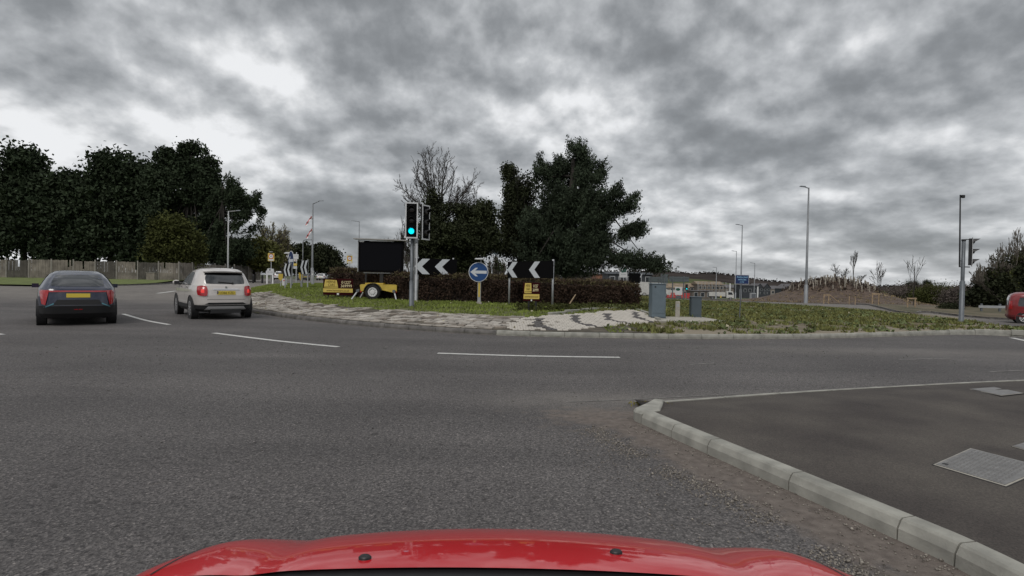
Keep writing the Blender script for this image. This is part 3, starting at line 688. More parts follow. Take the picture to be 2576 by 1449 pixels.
def fan_tree(n, halfw, height, r0, seed, amax=72):
    rg = np.random.default_rng(seed); segs = []
    def shoot(p, d, L_, r, nseg, lvl):
        q = np.array(p, float); st = L_/nseg
        for i in range(nseg):
            t = i/nseg; d = d+rg.normal(size=3)*(.055 if lvl == 0 else .14); d[2] += .035 if lvl == 0 else .05; d /= np.linalg.norm(d); q2 = q+d*st; ra, rb = r*(1-.8*t), r*(1-.8*(t+1/nseg)); segs.append((q, q2, ra, rb)); q = q2
            if lvl < 3 and (t > .22 or lvl > 0):
                for _ in range(2 if lvl == 0 else 1):
                    if rg.random() < (.85 if lvl < 2 else .6):
                        a = rg.normal(size=3); a -= d*(a@d); a /= np.linalg.norm(a)+1e-9; an = rg.uniform(.45, .85); dd = d*math.cos(an)+a*math.sin(an); dd[2] += .15; dd /= np.linalg.norm(dd)
                        shoot(q, dd, L_*(1-.6*t)*(.38 if lvl == 0 else .42)*rg.uniform(.7, 1.2), max(rb*.55, .008), max(3, nseg-4 if lvl == 0 else nseg-2), lvl+1)
    for i in range(n):
        th = R(-amax+2*amax*(i+.5)/n+rg.normal()*4); ph = rg.uniform(-.5, .5); L_ = 1/math.sqrt((math.sin(th)/halfw)**2+(math.cos(th)/height)**2)*(rg.uniform(.86, .98) if i % 2 else rg.uniform(.62, .9))
        shoot((rg.normal()*.12, rg.normal()*.12, 0), np.array([math.sin(th), ph*.7, math.cos(th)]), L_, r0*rg.uniform(.7, 1.1), 10, 0)
    return segs
def segmesh(segs, name, m, parent, rmin=.006, nside=3):
    A = np.array([s_[0] for s_ in segs]); B = np.array([s_[1] for s_ in segs]); ra = np.maximum(rmin, [s_[2] for s_ in segs]); rb = np.maximum(rmin, [s_[3] for s_ in segs])
    d = B-A; d /= np.linalg.norm(d, axis=1)[:, None]+1e-9; u = np.cross(d, [.31, .8, .5]); u /= np.linalg.norm(u, axis=1)[:, None]; v_ = np.cross(d, u); V = []
    for P, r in ((A, ra), (B, rb)):
        for k in range(nside):
            t = 2*math.pi*k/nside; V.append(P+(u*math.cos(t)+v_*math.sin(t))*r[:, None])
    V = np.stack(V, 1); n_ = len(segs); b = np.arange(n_)[:, None]*2*nside
    Fq = np.concatenate([np.concatenate([b+k, b+(k+1) % nside, b+nside+(k+1) % nside, b+nside+k], 1) for k in range(nside)])
    return npmesh(name, V.reshape(-1, 3), Fq, m, parent)
def fit(segs, xmin, xmax, ztop):
    """scale a branch set so its crown spans the given local width and height"""
    P = np.array([s_[1] for s_ in segs]); cx_ = (P[:, 0].min()+P[:, 0].max())/2; kx = (xmax-xmin)/(P[:, 0].max()-P[:, 0].min()); kz = ztop/P[:, 2].max()
    def f(p): return np.array([p[0]*kx+((xmin+xmax)/2-cx_*kx)*min(1, max(0, p[2]*kz/ztop*1.6)), p[1]*kx, p[2]*kz])
    return [(f(a), f(b), r, q) for a, b, r, q in segs]

# ------------------------------------------------------------------ grass blades on the island
def scatter_grass():
    n = 300000; x = RNG.uniform(-24, 19, n); y = 14+(RNG.random(n)**1.5)*50; d, ins = dist_isl(x, y)
    ok = ins & (d > .16); x, y, d = x[ok], y[ok], d[ok]; z = Z(x, y); pp = proj(np.column_stack([x, y, z]))
    keep = (pp[:, 0] > 560) & (pp[:, 0] < 2620) & (pp[:, 1] > 700)
    # not on the apron
    keep &= ~((x < 2.6) & (d < 2.42) & (y < 33))
    x, y, z, d, pp = x[keep], y[keep], z[keep], d[keep], pp[keep]
    k2 = np.array([not (inpoly(a, b, PAVE) or inpoly(a, b, SL)) for a, b in pp]); x, y, z, d = x[k2], y[k2], z[k2], d[k2]
    nz = np.array([mnoise.noise(Vector((a*.9, b*.9, 0)))+.6*mnoise.noise(Vector((a*2.8, b*2.8, 4))) for a, b in zip(x, y)])
    right = x > 3; thin = right & (d < 2.6); k3 = (~right & (nz > -.55)) | (right & ~thin & (nz > -.14)) | (thin & (nz > .14))
    x, y, z, nz, right, d = x[k3], y[k3], z[k3], nz[k3], right[k3], d[k3]; n = len(x)
    h = RNG.uniform(.035, .075, n)*np.where(right, 1.45, 1)*(1+.5*np.clip(nz, 0, 1)); a = RNG.uniform(0, 2*math.pi, n); w_ = RNG.uniform(.012, .028, n)*np.where(right, 1.7, 1.2)
    P = np.column_stack([x, y, z]); dx = np.column_stack([np.cos(a)*w_, np.sin(a)*w_, 0*a]); ln = np.column_stack([RNG.normal(0, .45, n)*h, RNG.normal(0, .45, n)*h, h])
    V = np.stack([P-dx-[0, 0, .01], P+dx-[0, 0, .01], P+ln], 1)
    sel = RNG.random(n)
    g1 = mat('grass_blades', (.165, .205, .045), .85, var=.35, vscale=1.3, spec=.2); g2 = mat('weed_blades', (.138, .142, .048), .85, var=.45, vscale=2.5, spec=.2)
    for nm, mask, mm in (('lawn_grass', ~right, g1), ('rough_grass', right, g2)):
        v_ = V[mask].reshape(-1, 3); npmesh(nm, v_, np.arange(len(v_)).reshape(-1, 3), mm, None, kind='stuff')
scatter_grass()
# broadleaf weeds + a few dead leaves in the rough grass
def weeds():
    out = []; dk_ = []
    for _ in range(2600):
        x, y = RNG.uniform(2.5, 18), RNG.uniform(14.8, 40); d, ins = dist_isl(x, y)
        if not ins[0] or d[0] < .2: continue
        z = Z(x, y); pp = proj([x, y, z])[0]
        if inpoly(*pp, PAVE) or inpoly(*pp, SL) or mnoise.noise(Vector((x*1.2, y*1.2, 7))) < .05: continue
        out.append((x, y, z+.04))
    C = np.array(out); leafmesh('weeds', tufts(C, 9, .09, .3), .11, mat('weed_leaf', (.105, .130, .046), .8, var=.5, vscale=3), None, 1.5, .1, kind='stuff')
    L_ = []
    for _ in range(260):
        x, y = RNG.uniform(-12, 17), RNG.uniform(15, 30); d, ins = dist_isl(x, y)
        if ins[0]: L_.append((x, y, Z(x, y)+.05))
    leafmesh('fallen_leaves', np.array(L_), .10, mat('pale_leaf', (.40, .37, .26), .8), None, 1.6, 0, kind='stuff')
weeds()
# gravel and grit along the near kerb
def gravel():
    V, Fs = [], []; base = np.array([(1, 0, 0), (-1, 0, 0), (0, 1, 0), (0, -1, 0), (0, 0, .8), (0, 0, -.8)], float)
    tri = np.array([(0, 2, 4), (2, 1, 4), (1, 3, 4), (3, 0, 4), (2, 0, 5), (1, 2, 5), (3, 1, 5), (0, 3, 5)]); n = 0
    for i in range(6500):
        s_ = RNG.uniform(0, KD[-1]*.8); p = along(KBc, KD, s_); _, nn = normal(KBc, KD, s_)
        o = abs(RNG.normal(.58+.05*math.sin(s_*2.1), .085)) if i % 10 < 7 else RNG.uniform(.02, 1.2)
        if i % 10 < 7 and mnoise.noise(Vector((s_*2.2, 0, 5))) < -.25: continue
        if i % 10 >= 9: o = RNG.uniform(.02, .12)
        q = p-nn*o+RNG.normal(size=2)*.03
        r = RNG.uniform(.003, .009) if RNG.random() < .97 else RNG.uniform(.010, .017)
        b = base*r*RNG.uniform(.6, 1.3, (6, 3)); a = RNG.uniform(0, 6.3); Rm = np.array([[math.cos(a), -math.sin(a), 0], [math.sin(a), math.cos(a), 0], [0, 0, 1]])
        V.append(b@Rm.T+[q[0], q[1], r*.5+float(T(q[0], q[1]))]); Fs.append(tri+6*n); n += 1
    npmesh('gravel', np.vstack(V), np.vstack(Fs), M['gravel'], None, kind='stuff')
    # loose grit on the entry lane and the carriageway
    V, Fs = [], []; n = 0
    for i in range(2600):
        x, y = RNG.uniform(-9, 9), RNG.uniform(2.2, 13); r = RNG.uniform(.003, .008)*(1+.12*max(0, y-3))
        if inner[:, 0].min() < x and dline(np.array(x), np.array(y), KBc) < .1: continue
        b = base*r*RNG.uniform(.6, 1.3, (6, 3)); V.append(b+[x, y, r*.4]); Fs.append(tri+6*n); n += 1
    npmesh('road_grit', np.vstack(V), np.vstack(Fs), mat('grit', (.035, .033, .03), .9, col2=(.25, .24, .22), vscale=8), None, kind='stuff')
gravel()
# moss tuft at the corner stone
p = hit(1635, 1022); leafmesh('moss', np.array([p+[RNG.normal()*.10, RNG.normal()*.04, .03] for _ in range(160)]), .05, mat('moss', (.16, .14, .03), .9), None, 2.5, .6, kind='stuff')
# ------------------------------------------------------------------ covers in the footway
def cover(pix, label, frame_only=False):
    P = []
    for p in pix:
        q = hit(*p, zf=lambda x, y: foot_z(np.asarray(x, float), np.asarray(y, float))); P.append(q)
    P = np.array(P); c = P.mean(0); t = thing('manhole_cover', label, 'manhole cover', c)
    L_ = P-c; up = np.array([0, 0, .006])
    def plate(s_, z0, z1, nm, m):
        q_ = [v_*s_ for v_ in L_]; n_ = len(q_); vs = [v_+[0, 0, z0] for v_ in q_]+[v_+[0, 0, z1] for v_ in q_]
        return MB().add(vs, [tuple(range(n_, 2*n_))]+[(i, (i+1) % n_, n_+(i+1) % n_, n_+i) for i in range(n_)]).build(nm, m, t)
    steel = mat('cover_steel', (.21, .205, .20), .55, .5, var=.2, vscale=9)
    plate(1.03, -.01, .0025, 'surround_joint', M['trim']); plate(1, -.01, .004, 'frame', M['conc']); pl = plate(.95, -.01, .008, 'plate', steel)
    if not frame_only:
        mb = MB(); a, b = L_[1]-L_[0], L_[3]-L_[0]; n1, n2 = int(np.linalg.norm(a)/.035), int(np.linalg.norm(b)/.035)
        for i in range(1, n1):
            for j in range(1, n2):
                q_ = L_[0]+a*i/n1+b*j/n2; ang = math.atan2(a[1], a[0])+(math.pi/4 if (i+j) % 2 else -math.pi/4); q_ = q_*.94
                mb.box((q_[0], q_[1], q_[2]+.0095), (.022, .006, .003), ang)
        mb.build('treads', mat('tread_steel', (.27, .265, .26), .5, .5), t, kind='stuff')
        for s1, s2_ in ((0, .12), (2, .12)):
            q_ = L_[s1]*.78; MB().cyl((q_[0], q_[1], q_[2]+.006), (q_[0], q_[1], q_[2]+.011), .022, n=12).build('key_hole', M['black'], t)
    return t
cz = lambda u, v_: s2(2200+u/1.571, 1400+v_/1.571)
cover([cz(2042, 540), cz(2262, 443), cz(2720, 560), cz(2470, 668)], 'large rectangular chequered steel cover set in the dark footway')
cover([cz(2255, 94), cz(2400, 82), cz(2576, 118), cz(2440, 133)], 'small plain grey cover near the road edge of the footway', True)
cover([cz(2505, 432), cz(2640, 392), cz(2760, 440), cz(2640, 470)], 'cover with pale concrete frame cut off by the picture edge', True)

# ------------------------------------------------------------------ vehicles
class Body:
    def __init__(s, prof, nexp):
        p = np.array(prof, float); s.z, s.yr, s.yf, s.w = p.T; s.ne = nexp
    def at(s, z):
        g = lambda a: np.interp(z, s.z, a); return g(s.yr), g(s.yf), g(s.w), np.interp(z, [q[0] for q in s.ne], [q[1] for q in s.ne])
    def side(s, y, z, o=0, sg=-1):
        yr, yf, w_, n_ = s.at(z); t = min(.999, abs((y-(yr+yf)/2)/((yf-yr)/2))); return (sg*(w_*(1-t**n_)**(1/n_)+o), y, z)
    def rear(s, x, z, o=0):
        yr, yf, w_, n_ = s.at(z); t = min(.999, abs(x/w_)); return (x, (yr+yf)/2-(yf-yr)/2*(1-t**n_)**(1/n_)-o, z)
    def frontp(s, x, z, o=0):
        yr, yf, w_, n_ = s.at(z); t = min(.999, abs(x/w_)); return (x, (yr+yf)/2+(yf-yr)/2*(1-t**n_)**(1/n_)+o, z)
    def build(s, m, parent, nl=36, nr=72, name='body', z0=None, z1=None, grow=0):
        lo, hi = z0 or s.z[0], z1 or s.z[-1]; u = np.linspace(0, 1, nl); zz = lo+(hi-lo)*u; V = []
        zz = np.unique(np.r_[zz, s.z[(s.z > lo) & (s.z < hi)]])
        for z in zz:
            yr, yf, w_, n_ = s.at(z)
            for k in range(nr):
                a = 2*math.pi*k/nr; c, s_ = math.cos(a), math.sin(a); r = (abs(c)**n_+abs(s_)**n_)**(-1/n_)
                V.append(((w_+grow)*c*r, (yr+yf)/2+((yf-yr)/2+grow)*s_*r, z))
        K = len(zz); fs = [(i*nr+k, i*nr+(k+1) % nr, (i+1)*nr+(k+1) % nr, (i+1)*nr+k) for i in range(K-1) for k in range(nr)]
        fs += [tuple(range(nr))[::-1], tuple((K-1)*nr+k for k in range(nr))]
        return MB().add(V, fs).build(name, m, parent, smooth=True)
def patch(fn, cs, m, parent, name, nu=8, nv=5, o=.006, rnd=0):
    V = []
    for j in range(nv+1):
        for i in range(nu+1):
            u, v_ = i/nu, j/nv
            if rnd:      # squircle mapping rounds the corners
                a, b = 2*u-1, 2*v_-1; a2 = a*math.sqrt(1-rnd*b*b/2); b2 = b*math.sqrt(1-rnd*a*a/2); u, v_ = (a2+1)/2, (b2+1)/2
            p = (1-u)*(1-v_)*np.array(cs[0])+u*(1-v_)*np.array(cs[1])+u*v_*np.array(cs[2])+(1-u)*v_*np.array(cs[3]); V.append(fn(p[0], p[1], o))
    return MB().add(V, [(j*(nu+1)+i, j*(nu+1)+i+1, (j+1)*(nu+1)+i+1, (j+1)*(nu+1)+i) for j in range(nv) for i in range(nu)]).build(name, m, parent, smooth=True)
def wheel(parent, x, y, r, wd, sg, rim, spokes=10, arch=None, hub=.66):
    Mx = Matrix.Translation((x, y, r)) @ Matrix.Rotation(math.pi/2*sg, 4, 'Y')
    t = MB().lathe([(r*.60, -wd), (r*.92, -wd), (r, -wd*.85), (r, -.02), (r*.95, 0), (r*hub, .0), (r*hub, -.03)], Mx, 28).build('wheel', M['rubber'], parent, smooth=False)
    rm = MB(); rm.lathe([(r*hub, -.035), (r*hub, .004), (r*(hub-.07), .004), (r*(hub-.09), -.03)], Mx, 28)
    for k in range(spokes):
        a = 2*math.pi*k/spokes; c, s_ = math.cos(a), math.sin(a); c1, s1 = math.cos(a+.13), math.sin(a+.13); c2, s2_ = math.cos(a-.13), math.sin(a-.13)
        pts = [(r*.1*c1, r*.1*s1), (r*hub*.97*c1, r*hub*.97*s1), (r*hub*.97*c2, r*hub*.97*s2_), (r*.1*c2, r*.1*s2_)]
        vs = [Mx @ Vector((p[0], p[1], h)) for h in (-.028, .006) for p in pts]; rm.add(vs, [(4, 5, 6, 7), (0, 1, 5, 4), (1, 2, 6, 5), (2, 3, 7, 6), (3, 0, 4, 7)])
    rm.lathe([(r*.16, -.02), (r*.16, .012), (r*.08, .014)], Mx, 12)
    rm.build('rim', rim, t)
    MB().lathe([(r*hub*.95, -.05), (r*hub*.95, -.034), (.01, -.034)], Mx, 20).build('brake_disc', M['black'], t)
    return t
def arches(parent, W, ys_, r, m, k=1.20, zcut=.02, proud=.012):
    for y in ys_:
        for sg in (-1, 1):
            mb = MB(); n = 20; x0, x1 = sg*(W/2-.10), sg*(W/2+proud); V = []
            for i in range(n+1):
                a = math.pi*i/n*1.12-.06*math.pi
                for rr, xx in ((r*k, x0), (r*k, x1), (r*(k-.10), x1), (r*(k-.10), x0)): V.append((xx, y+rr*math.cos(a), r+rr*math.sin(a)))
            mb.add(V, [(i*4+j, i*4+(j+1) % 4, (i+1)*4+(j+1) % 4, (i+1)*4+j) for i in range(n) for j in range(4)])
            mb.build('wheel_arch', m, parent, smooth=False)
            MB().cyl((sg*(W/2-.20), y, r), (sg*(W/2+.003), y, r), r*(k-.03), n=28).build('wheel_well', M['black'], parent)
def place_car(t, base, a): t.location = tuple(base); t.rotation_euler = (0, 0, a)

# white crossover
b0 = hit(566, 803); t = thing('parked_car', 'white crossover car with round red tail lamps and yellow rear plate, braking on the roundabout', 'car', (0, 0, 0)); t.name = 'crossover_car'
P500 = Body([(.24, -1.93, 1.95, .80), (.33, -2.07, 2.07, .872), (.50, -2.12, 2.12, .888), (.75, -2.12, 2.12, .90), (.93, -2.09, 1.98, .892), (1.0, -2.065, 1.62, .875), (1.05, -2.05, 1.08, .862),
             (1.12, -2.01, .95, .835), (1.27, -1.93, .68, .785), (1.40, -1.85, .40, .73), (1.50, -1.74, .10, .665), (1.56, -1.58, -.12, .58), (1.595, -1.35, -.35, .43), (1.605, -1.15, -.55, .25)], [(.2, 5), (.9, 6), (1.1, 5), (1.5, 3.6), (1.6, 2.6)])
P500.build(M['carwhite'], t)
P500.build(M['trim'], t, name='cladding', z0=.235, z1=.45, grow=.012)
b_ = P500
patch(b_.rear, [(-.60, 1.10), (.60, 1.10), (.54, 1.44), (-.54, 1.44)], M['glass'], t, 'rear_window', 14, 6, .008, .28)
mb = MB(); V = []
for i in range(15):                       # roof spoiler
    x = -.58+1.16*i/14; c = .035*(1-(abs(x)/.58)**2); p = b_.rear(x, 1.45, .0)
    V += [(x, p[1]+.12, 1.535-.05*(x/.58)**2), (x, p[1]-.14+.05*(x/.58)**2, 1.478+c*.6), (x, p[1]-.12+.05*(x/.58)**2, 1.445+c*.4), (x, p[1]+.06, 1.43)]
mb.add(V, [(4*i+j, 4*i+(j+1) % 4, 4*i+4+(j+1) % 4, 4*i+4+j) for i in range(14) for j in range(4)]); mb.build('spoiler', M['carwhite'], t, smooth=False)
patch(b_.rear, [(-.57, 1.375), (.57, 1.375), (.545, 1.455), (-.545, 1.455)], M['blackm'], t, 'spoiler_painted_shade', 12, 2, .012)  # black strip that paints in the shade under the spoiler
for sg in (-1, 1):
    sd = lambda y, z, o, sg=sg: b_.side(y, z, o, sg)
    patch(sd, [(-.38, 1.07), (.72, 1.07), (.22, 1.44), (-.38, 1.48)], M['glassl'], t, 'side_window', 8, 5, .007, .12)
    patch(sd, [(-1.22, 1.09), (-.43, 1.07), (-.43, 1.48), (-1.10, 1.45)], M['glassl'], t, 'side_window', 8, 5, .007, .35)
    patch(sd, [(-1.25, 1.055), (.80, 1.045), (.80, 1.07), (-1.25, 1.08)], M['chrome'], t, 'window_trim', 8, 1, .010)
    for y in (-.78, .18): patch(sd, [(y-.09, .965), (y+.09, .965), (y+.09, .99), (y-.09, .99)], M['chrome'], t, 'door_handle', 3, 1, .03)
    for y in (-.40, .78): patch(sd, [(y-.004, .42), (y+.004, .42), (y+.004, 1.05), (y-.004, 1.05)], M['trim'], t, 'door_gap', 1, 6, .004)
    m2 = MB(); 
    Mx = Matrix.Translation((sg*.98, .72, 1.10)) @ Matrix.Diagonal((.115, .075, .085, 1))
    m2.lathe([(.3, -1), (.8, -.7), (1, -.1), (.95, .4), (.6, .85), (.2, 1)], Mx, 14); mi = m2.build('wing_mirror', M['carwhite'], t, smooth=True)
    MB().box((sg*.97, .655, 1.10), (.17, .02, .11)).build('mirror_glass', M['black'], mi); MB().box((sg*.88, .72, 1.05), (.12, .05, .05)).build('mirror_arm', M['black'], mi)
    lam = lambda x, z, o, sg=sg: b_.rear(x, z, o)
    patch(lam, [(sg*.53, .72), (sg*.81, .74), (sg*.80, 1.05), (sg*.54, 1.05)], M['tail'], t, 'tail_lamp', 8, 8, .022, .55)
    patch(lam, [(sg*.515, .705), (sg*.825, .725), (sg*.815, 1.065), (sg*.525, 1.065)], M['carwhite'], t, 'lamp_surround', 8, 8, .012, .55)
    patch(lam, [(sg*.62, .82), (sg*.72, .83), (sg*.71, .94), (sg*.63, .94)], M['taillit'], t, 'lamp_core', 6, 6, .026, .5)
patch(b_.rear, [(-.36, .855), (.36, .855), (.36, .915), (-.36, .915)], M['carwhite'], t, 'plate_recess', 6, 2, .004)
patch(b_.rear, [(-.42, .930), (.42, .930), (.36, .958), (-.36, .958)], M['chrome'], t, 'tailgate_bar', 12, 1, .025)
pl = patch(b_.rear, [(-.27, .775), (.27, .775), (.27, .885), (-.27, .885)], M['plate'], t, 'number_plate', 4, 2, .016)
text('LO66 KZD', .43, .075, M['plateblk'], t, (.02, b_.rear(0, .83)[1]-.024, .83), 'plate_letters')
MB().box((-.25, b_.rear(0, .83)[1]-.020, .83), (.035, .004, .10)).build('plate_badge', M['navy'], t)
MB().cyl((0, b_.rear(0, 1.0)[1]-.01, 1.0), (0, b_.rear(0, 1.0)[1]-.026, 1.0), .032, n=16).build('badge', M['chrome'], t)
patch(b_.rear, [(-.62, .47), (.62, .47), (.50, .53), (-.50, .53)], M['trim'], t, 'bumper_insert', 10, 2, .016)
patch(b_.rear, [(-.62, .30), (.62, .30), (.52, .415), (-.52, .415)], mat('skid_silver', (.42, .42, .42), .35, .3), t, 'skid_plate', 14, 4, .035)
patch(b_.rear, [(-.55, .62), (.55, .62), (.55, .628), (-.55, .628)], M['trim'], t, 'tailgate_gap', 8, 1, .006)
w1 = MB(); y_ = b_.rear(0, 1.13)[1]; w1.cyl((.20, y_-.03, 1.125), (-.22, y_+.0, 1.165), .013, n=6); w1.cyl((.20, y_-.05, 1.125), (.20, y_+.02, 1.125), .03, n=8); w1.build('rear_wiper', M['black'], t)
ant = MB().cyl((.0, -1.20, 1.60), (.0, -1.27, 1.66), .012, .006, 6); ant.build('aerial', M['black'], t)
MB().box((0, -1.95, .26), (.9, .3, .12)).build('exhaust_box', M['black'], t)
arches(t, 1.79, (-1.27, 1.30), .335, M['trim'])
for y in (-1.27, 1.30):
    for sg in (-1, 1): wheel(t, sg*.895, y, .335, .20, sg, M['rim'])
t.scale = (1.02, 1.02, 1.06); AW = R(39.5); hd = np.array([-math.sin(AW), math.cos(AW)])
base = hit(566, 803); place_car(t, (base[0]+hd[0]*2.0, base[1]+hd[1]*2.0, float(T(*(base[:2]+hd*2)))), AW)

# dark blue car
t = thing('hatchback_car', 'dark blue car seen from behind at the lower left, slanting tail lamps', 'car', (0, 0, 0))
PB = Body([(.22, -1.95, 1.95, .80), (.34, -2.10, 2.1, .87), (.55, -2.15, 2.15, .89), (.80, -2.12, 2.1, .90), (.96, -2.10, 1.7, .88), (1.03, -2.06, 1.05, .86), (1.15, -1.88, .85, .80), (1.3, -1.62, .55, .72), (1.42, -1.3, .2, .63), (1.50, -.95, -.1, .50), (1.52, -.7, -.3, .3)], [(.2, 6), (.9, 6), (1.1, 5), (1.5, 3)])
PB.build(M['carblue'], t); PB.build(M['trim'], t, name='cladding', z0=.215, z1=.56, grow=.012)
patch(PB.rear, [(-.62, 1.08), (.62, 1.08), (.50, 1.40), (-.50, 1.40)], M['glass'], t, 'rear_window', 10, 6, .008, .25)
patch(PB.rear, [(-.55, .58), (.55, .58), (.45, .72), (-.45, .72)], M['trim'], t, 'bumper_panel', 10, 2, .012)
for sg in (-1, 1):
    patch(PB.rear, [(sg*.70, .58), (sg*.78, .60), (sg*.84, .98), (sg*.62, .98)], M['tail'], t, 'tail_lamp', 4, 6, .015)
    patch(PB.rear, [(sg*.52, .60), (sg*.72, .50), (sg*.74, .52), (sg*.52, .635)], mat('blue_trim', (.10, .25, .30), .3, .5), t, 'bumper_strip', 4, 1, .02)
    sd = lambda y, z, o, sg=sg: PB.side(y, z, o, sg)
    patch(sd, [(-1.3, 1.06), (.75, 1.05), (.1, 1.40), (-1.0, 1.38)], M['glass'], t, 'side_window', 10, 5, .007, .1)
    patch(PB.rear, [(sg*.05-.04, .44), (sg*.05+.04, .44), (sg*.05+.04, .465), (sg*.05-.04, .465)], M['tail'], t, 'reflector', 2, 1, .02)
    MB().box((sg*.98, .75, 1.05), (.16, .10, .12)).build('wing_mirror', M['carblue'], t)
pl = patch(PB.rear, [(-.26, .78), (.26, .78), (.26, .89), (-.26, .89)], M['plate'], t, 'number_plate', 4, 2, .012)
patch(PB.rear, [(-.62, .93), (.62, .93), (.62, .97), (-.62, .97)], M['tail'], t, 'light_bar', 10, 1, .012)
arches(t, 1.78, (-1.3, 1.32), .33, M['trim'])
for y in (-1.3, 1.32):
    for sg in (-1, 1): wheel(t, sg*.885, y, .33, .22, sg, M['rim'])
AB = R(39); hd = np.array([-math.sin(AB), math.cos(AB)]); base = hit(196, 817); place_car(t, (base[0]+hd[0]*1.75, base[1]+hd[1]*1.75, float(T(*(base[:2]+hd*1.8)))), AB)

def small_car(label, px, py, a, m, prof, group=None, glassz=(.98, 1.35), L2=2.1, W=.9, name='distant_car', plate=True, D=None):
    t = thing(name, label, 'car', (0, 0, 0), group=group); B = Body(prof, [(.2, 6), (.9, 6), (1.1, 5), (1.5, 3.2)]); B.build(m, t, nl=16, nr=40)
    B.build(M['trim'], t, name='bumper', z0=.2, z1=.46, grow=.01, nl=5, nr=40)
    patch(B.rear, [(-.6, glassz[0]), (.6, glassz[0]), (.5, glassz[1]), (-.5, glassz[1])], M['glass'], t, 'rear_window', 8, 3, .01, .2)
    for sg in (-1, 1):
        patch(B.rear, [(sg*.56, .78), (sg*.84, .78), (sg*.84, .90), (sg*.6, .90)], M['tail'], t, 'tail_lamp', 4, 2, .015)
        sd = lambda y, z, o, sg=sg: B.side(y, z, o, sg)
        patch(sd, [(-1.3, glassz[0]), (.75, glassz[0]), (.1, glassz[1]), (-1.1, glassz[1])], M['glass'], t, 'side_window', 8, 3, .01, .1)
    if plate: patch(B.rear, [(-.26, .66), (.26, .66), (.26, .77), (-.26, .77)], M['plate'], t, 'number_plate', 2, 1, .012)
    for y in (-1.35, 1.35):
        for sg in (-1, 1):
            MB().cyl((sg*(W-.2), y, .34), (sg*(W+.006), y, .34), .36, n=18).build('wheel_well', M['black'], t); wheel(t, sg*(W-.0), y, .33, .2, sg, M['rim'], 5)
    hd = np.array([-math.sin(a), math.cos(a)]); b = at(px, py, D) if D else hit(px, py); q = b[:2]+hd*2; place_car(t, (q[0], q[1], float(T(*q))), a); return t
SUVP = [(.22, -2.2, 2.2, .84), (.4, -2.3, 2.3, .93), (.8, -2.3, 2.28, .95), (1.0, -2.26, 1.9, .93), (1.08, -2.2, 1.2, .9), (1.35, -2.0, .8, .83), (1.55, -1.8, .4, .75), (1.66, -1.4, 0, .6), (1.69, -1.1, -.3, .4)]
HATP = [(.2, -1.95, 1.95, .8), (.35, -2.08, 2.05, .87), (.7, -2.1, 2.1, .89), (.92, -2.05, 1.8, .87), (1.0, -2.0, 1.1, .85), (1.2, -1.85, .75, .78), (1.38, -1.6, .3, .68), (1.46, -1.2, 0, .5), (1.48, -.9, -.2, .3)]
small_car('white off-roader with black rear window driving away behind the village sign', 702, 705, R(24), M['carwhite2'], SUVP, glassz=(1.12, 1.5), W=.94, name='offroad_car')
small_car('small white hatchback driving away left of the hedge, beside the lamp post', 806, 705.5, R(8), M['carwhite2'], HATP, name='small_car')
small_car('dark grey car half hidden behind the oblique chevron board and bollard', 768, 706, R(30), mat('grey_car', (.07, .075, .08), .3, coat=.6), HATP, name='grey_car')

# red van at the right edge, facing right
t = thing('panel_van', 'red high-roofed van driving right at the picture edge', 'van', (0, 0, 0)); t.name = 'red_van'
PV = Body([(.22, -1.85, 1.95, .78), (.36, -1.97, 2.05, .84), (.75, -1.99, 2.03, .85), (.95, -1.98, 1.75, .85), (1.05, -1.97, 1.15, .84), (1.35, -1.94, .75, .81), (1.58, -1.88, .42, .77), (1.70, -1.78, .20, .70), (1.78, -1.6, 0, .55), (1.80, -1.4, -.3, .3)], [(.2, 7), (1.1, 8), (1.5, 6), (1.8, 3)])
PV.build(M['carred'], t); PV.build(mat('red_bumper', (.10, .008, .009), .5), t, name='bumper', z0=.21, z1=.48, grow=.02)
for sg in (-1, 1):
    sd = lambda y, z, o, sg=sg: PV.side(y, z, o, sg)
    patch(sd, [(-1.58, .98), (-.80, .98), (-.80, 1.50), (-1.50, 1.50)], M['glass'], t, 'side_window', 6, 4, .008, .25)
    patch(sd, [(-.66, .98), (.02, .98), (.02, 1.50), (-.66, 1.50)], M['glass'], t, 'side_window', 6, 4, .008, .2)
    patch(sd, [(.10, .98), (.85, .98), (.35, 1.48), (.10, 1.50)], M['glass'], t, 'side_window', 6, 4, .008, .1)
    patch(sd, [(-1.95, .80), (-1.80, .80), (-1.80, 1.28), (-1.93, 1.28)], M['tail'], t, 'tail_lamp', 3, 5, .012)
    patch(sd, [(-.73, .45), (-.72, .45), (-.72, 1.6), (-.73, 1.6)], M['trim'], t, 'door_gap', 1, 6, .004)
patch(PV.rear, [(-.6, 1.0), (.6, 1.0), (.55, 1.5), (-.55, 1.5)], M['glass'], t, 'rear_window', 6, 4, .01, .2)
arches(t, 1.66, (-1.28, 1.33), .31, mat('red_arch', (.16, .010, .012), .4), 1.28)
for y in (-1.28, 1.33):
    for sg in (-1, 1): wheel(t, sg*.84, y, .31, .18, sg, M['rimw'], 8)
t.scale = (.85, .85, .85)
cn = hit(2527, 812); AV = R(-126); hd = np.array([-math.sin(AV), math.cos(AV)]); ln_ = np.array([-hd[1], hd[0]]); c = cn[:2]+hd*1.99*.85+ln_*.85*.85+np.array([.15, 0]); place_car(t, (c[0], c[1], float(T(*c))), AV)

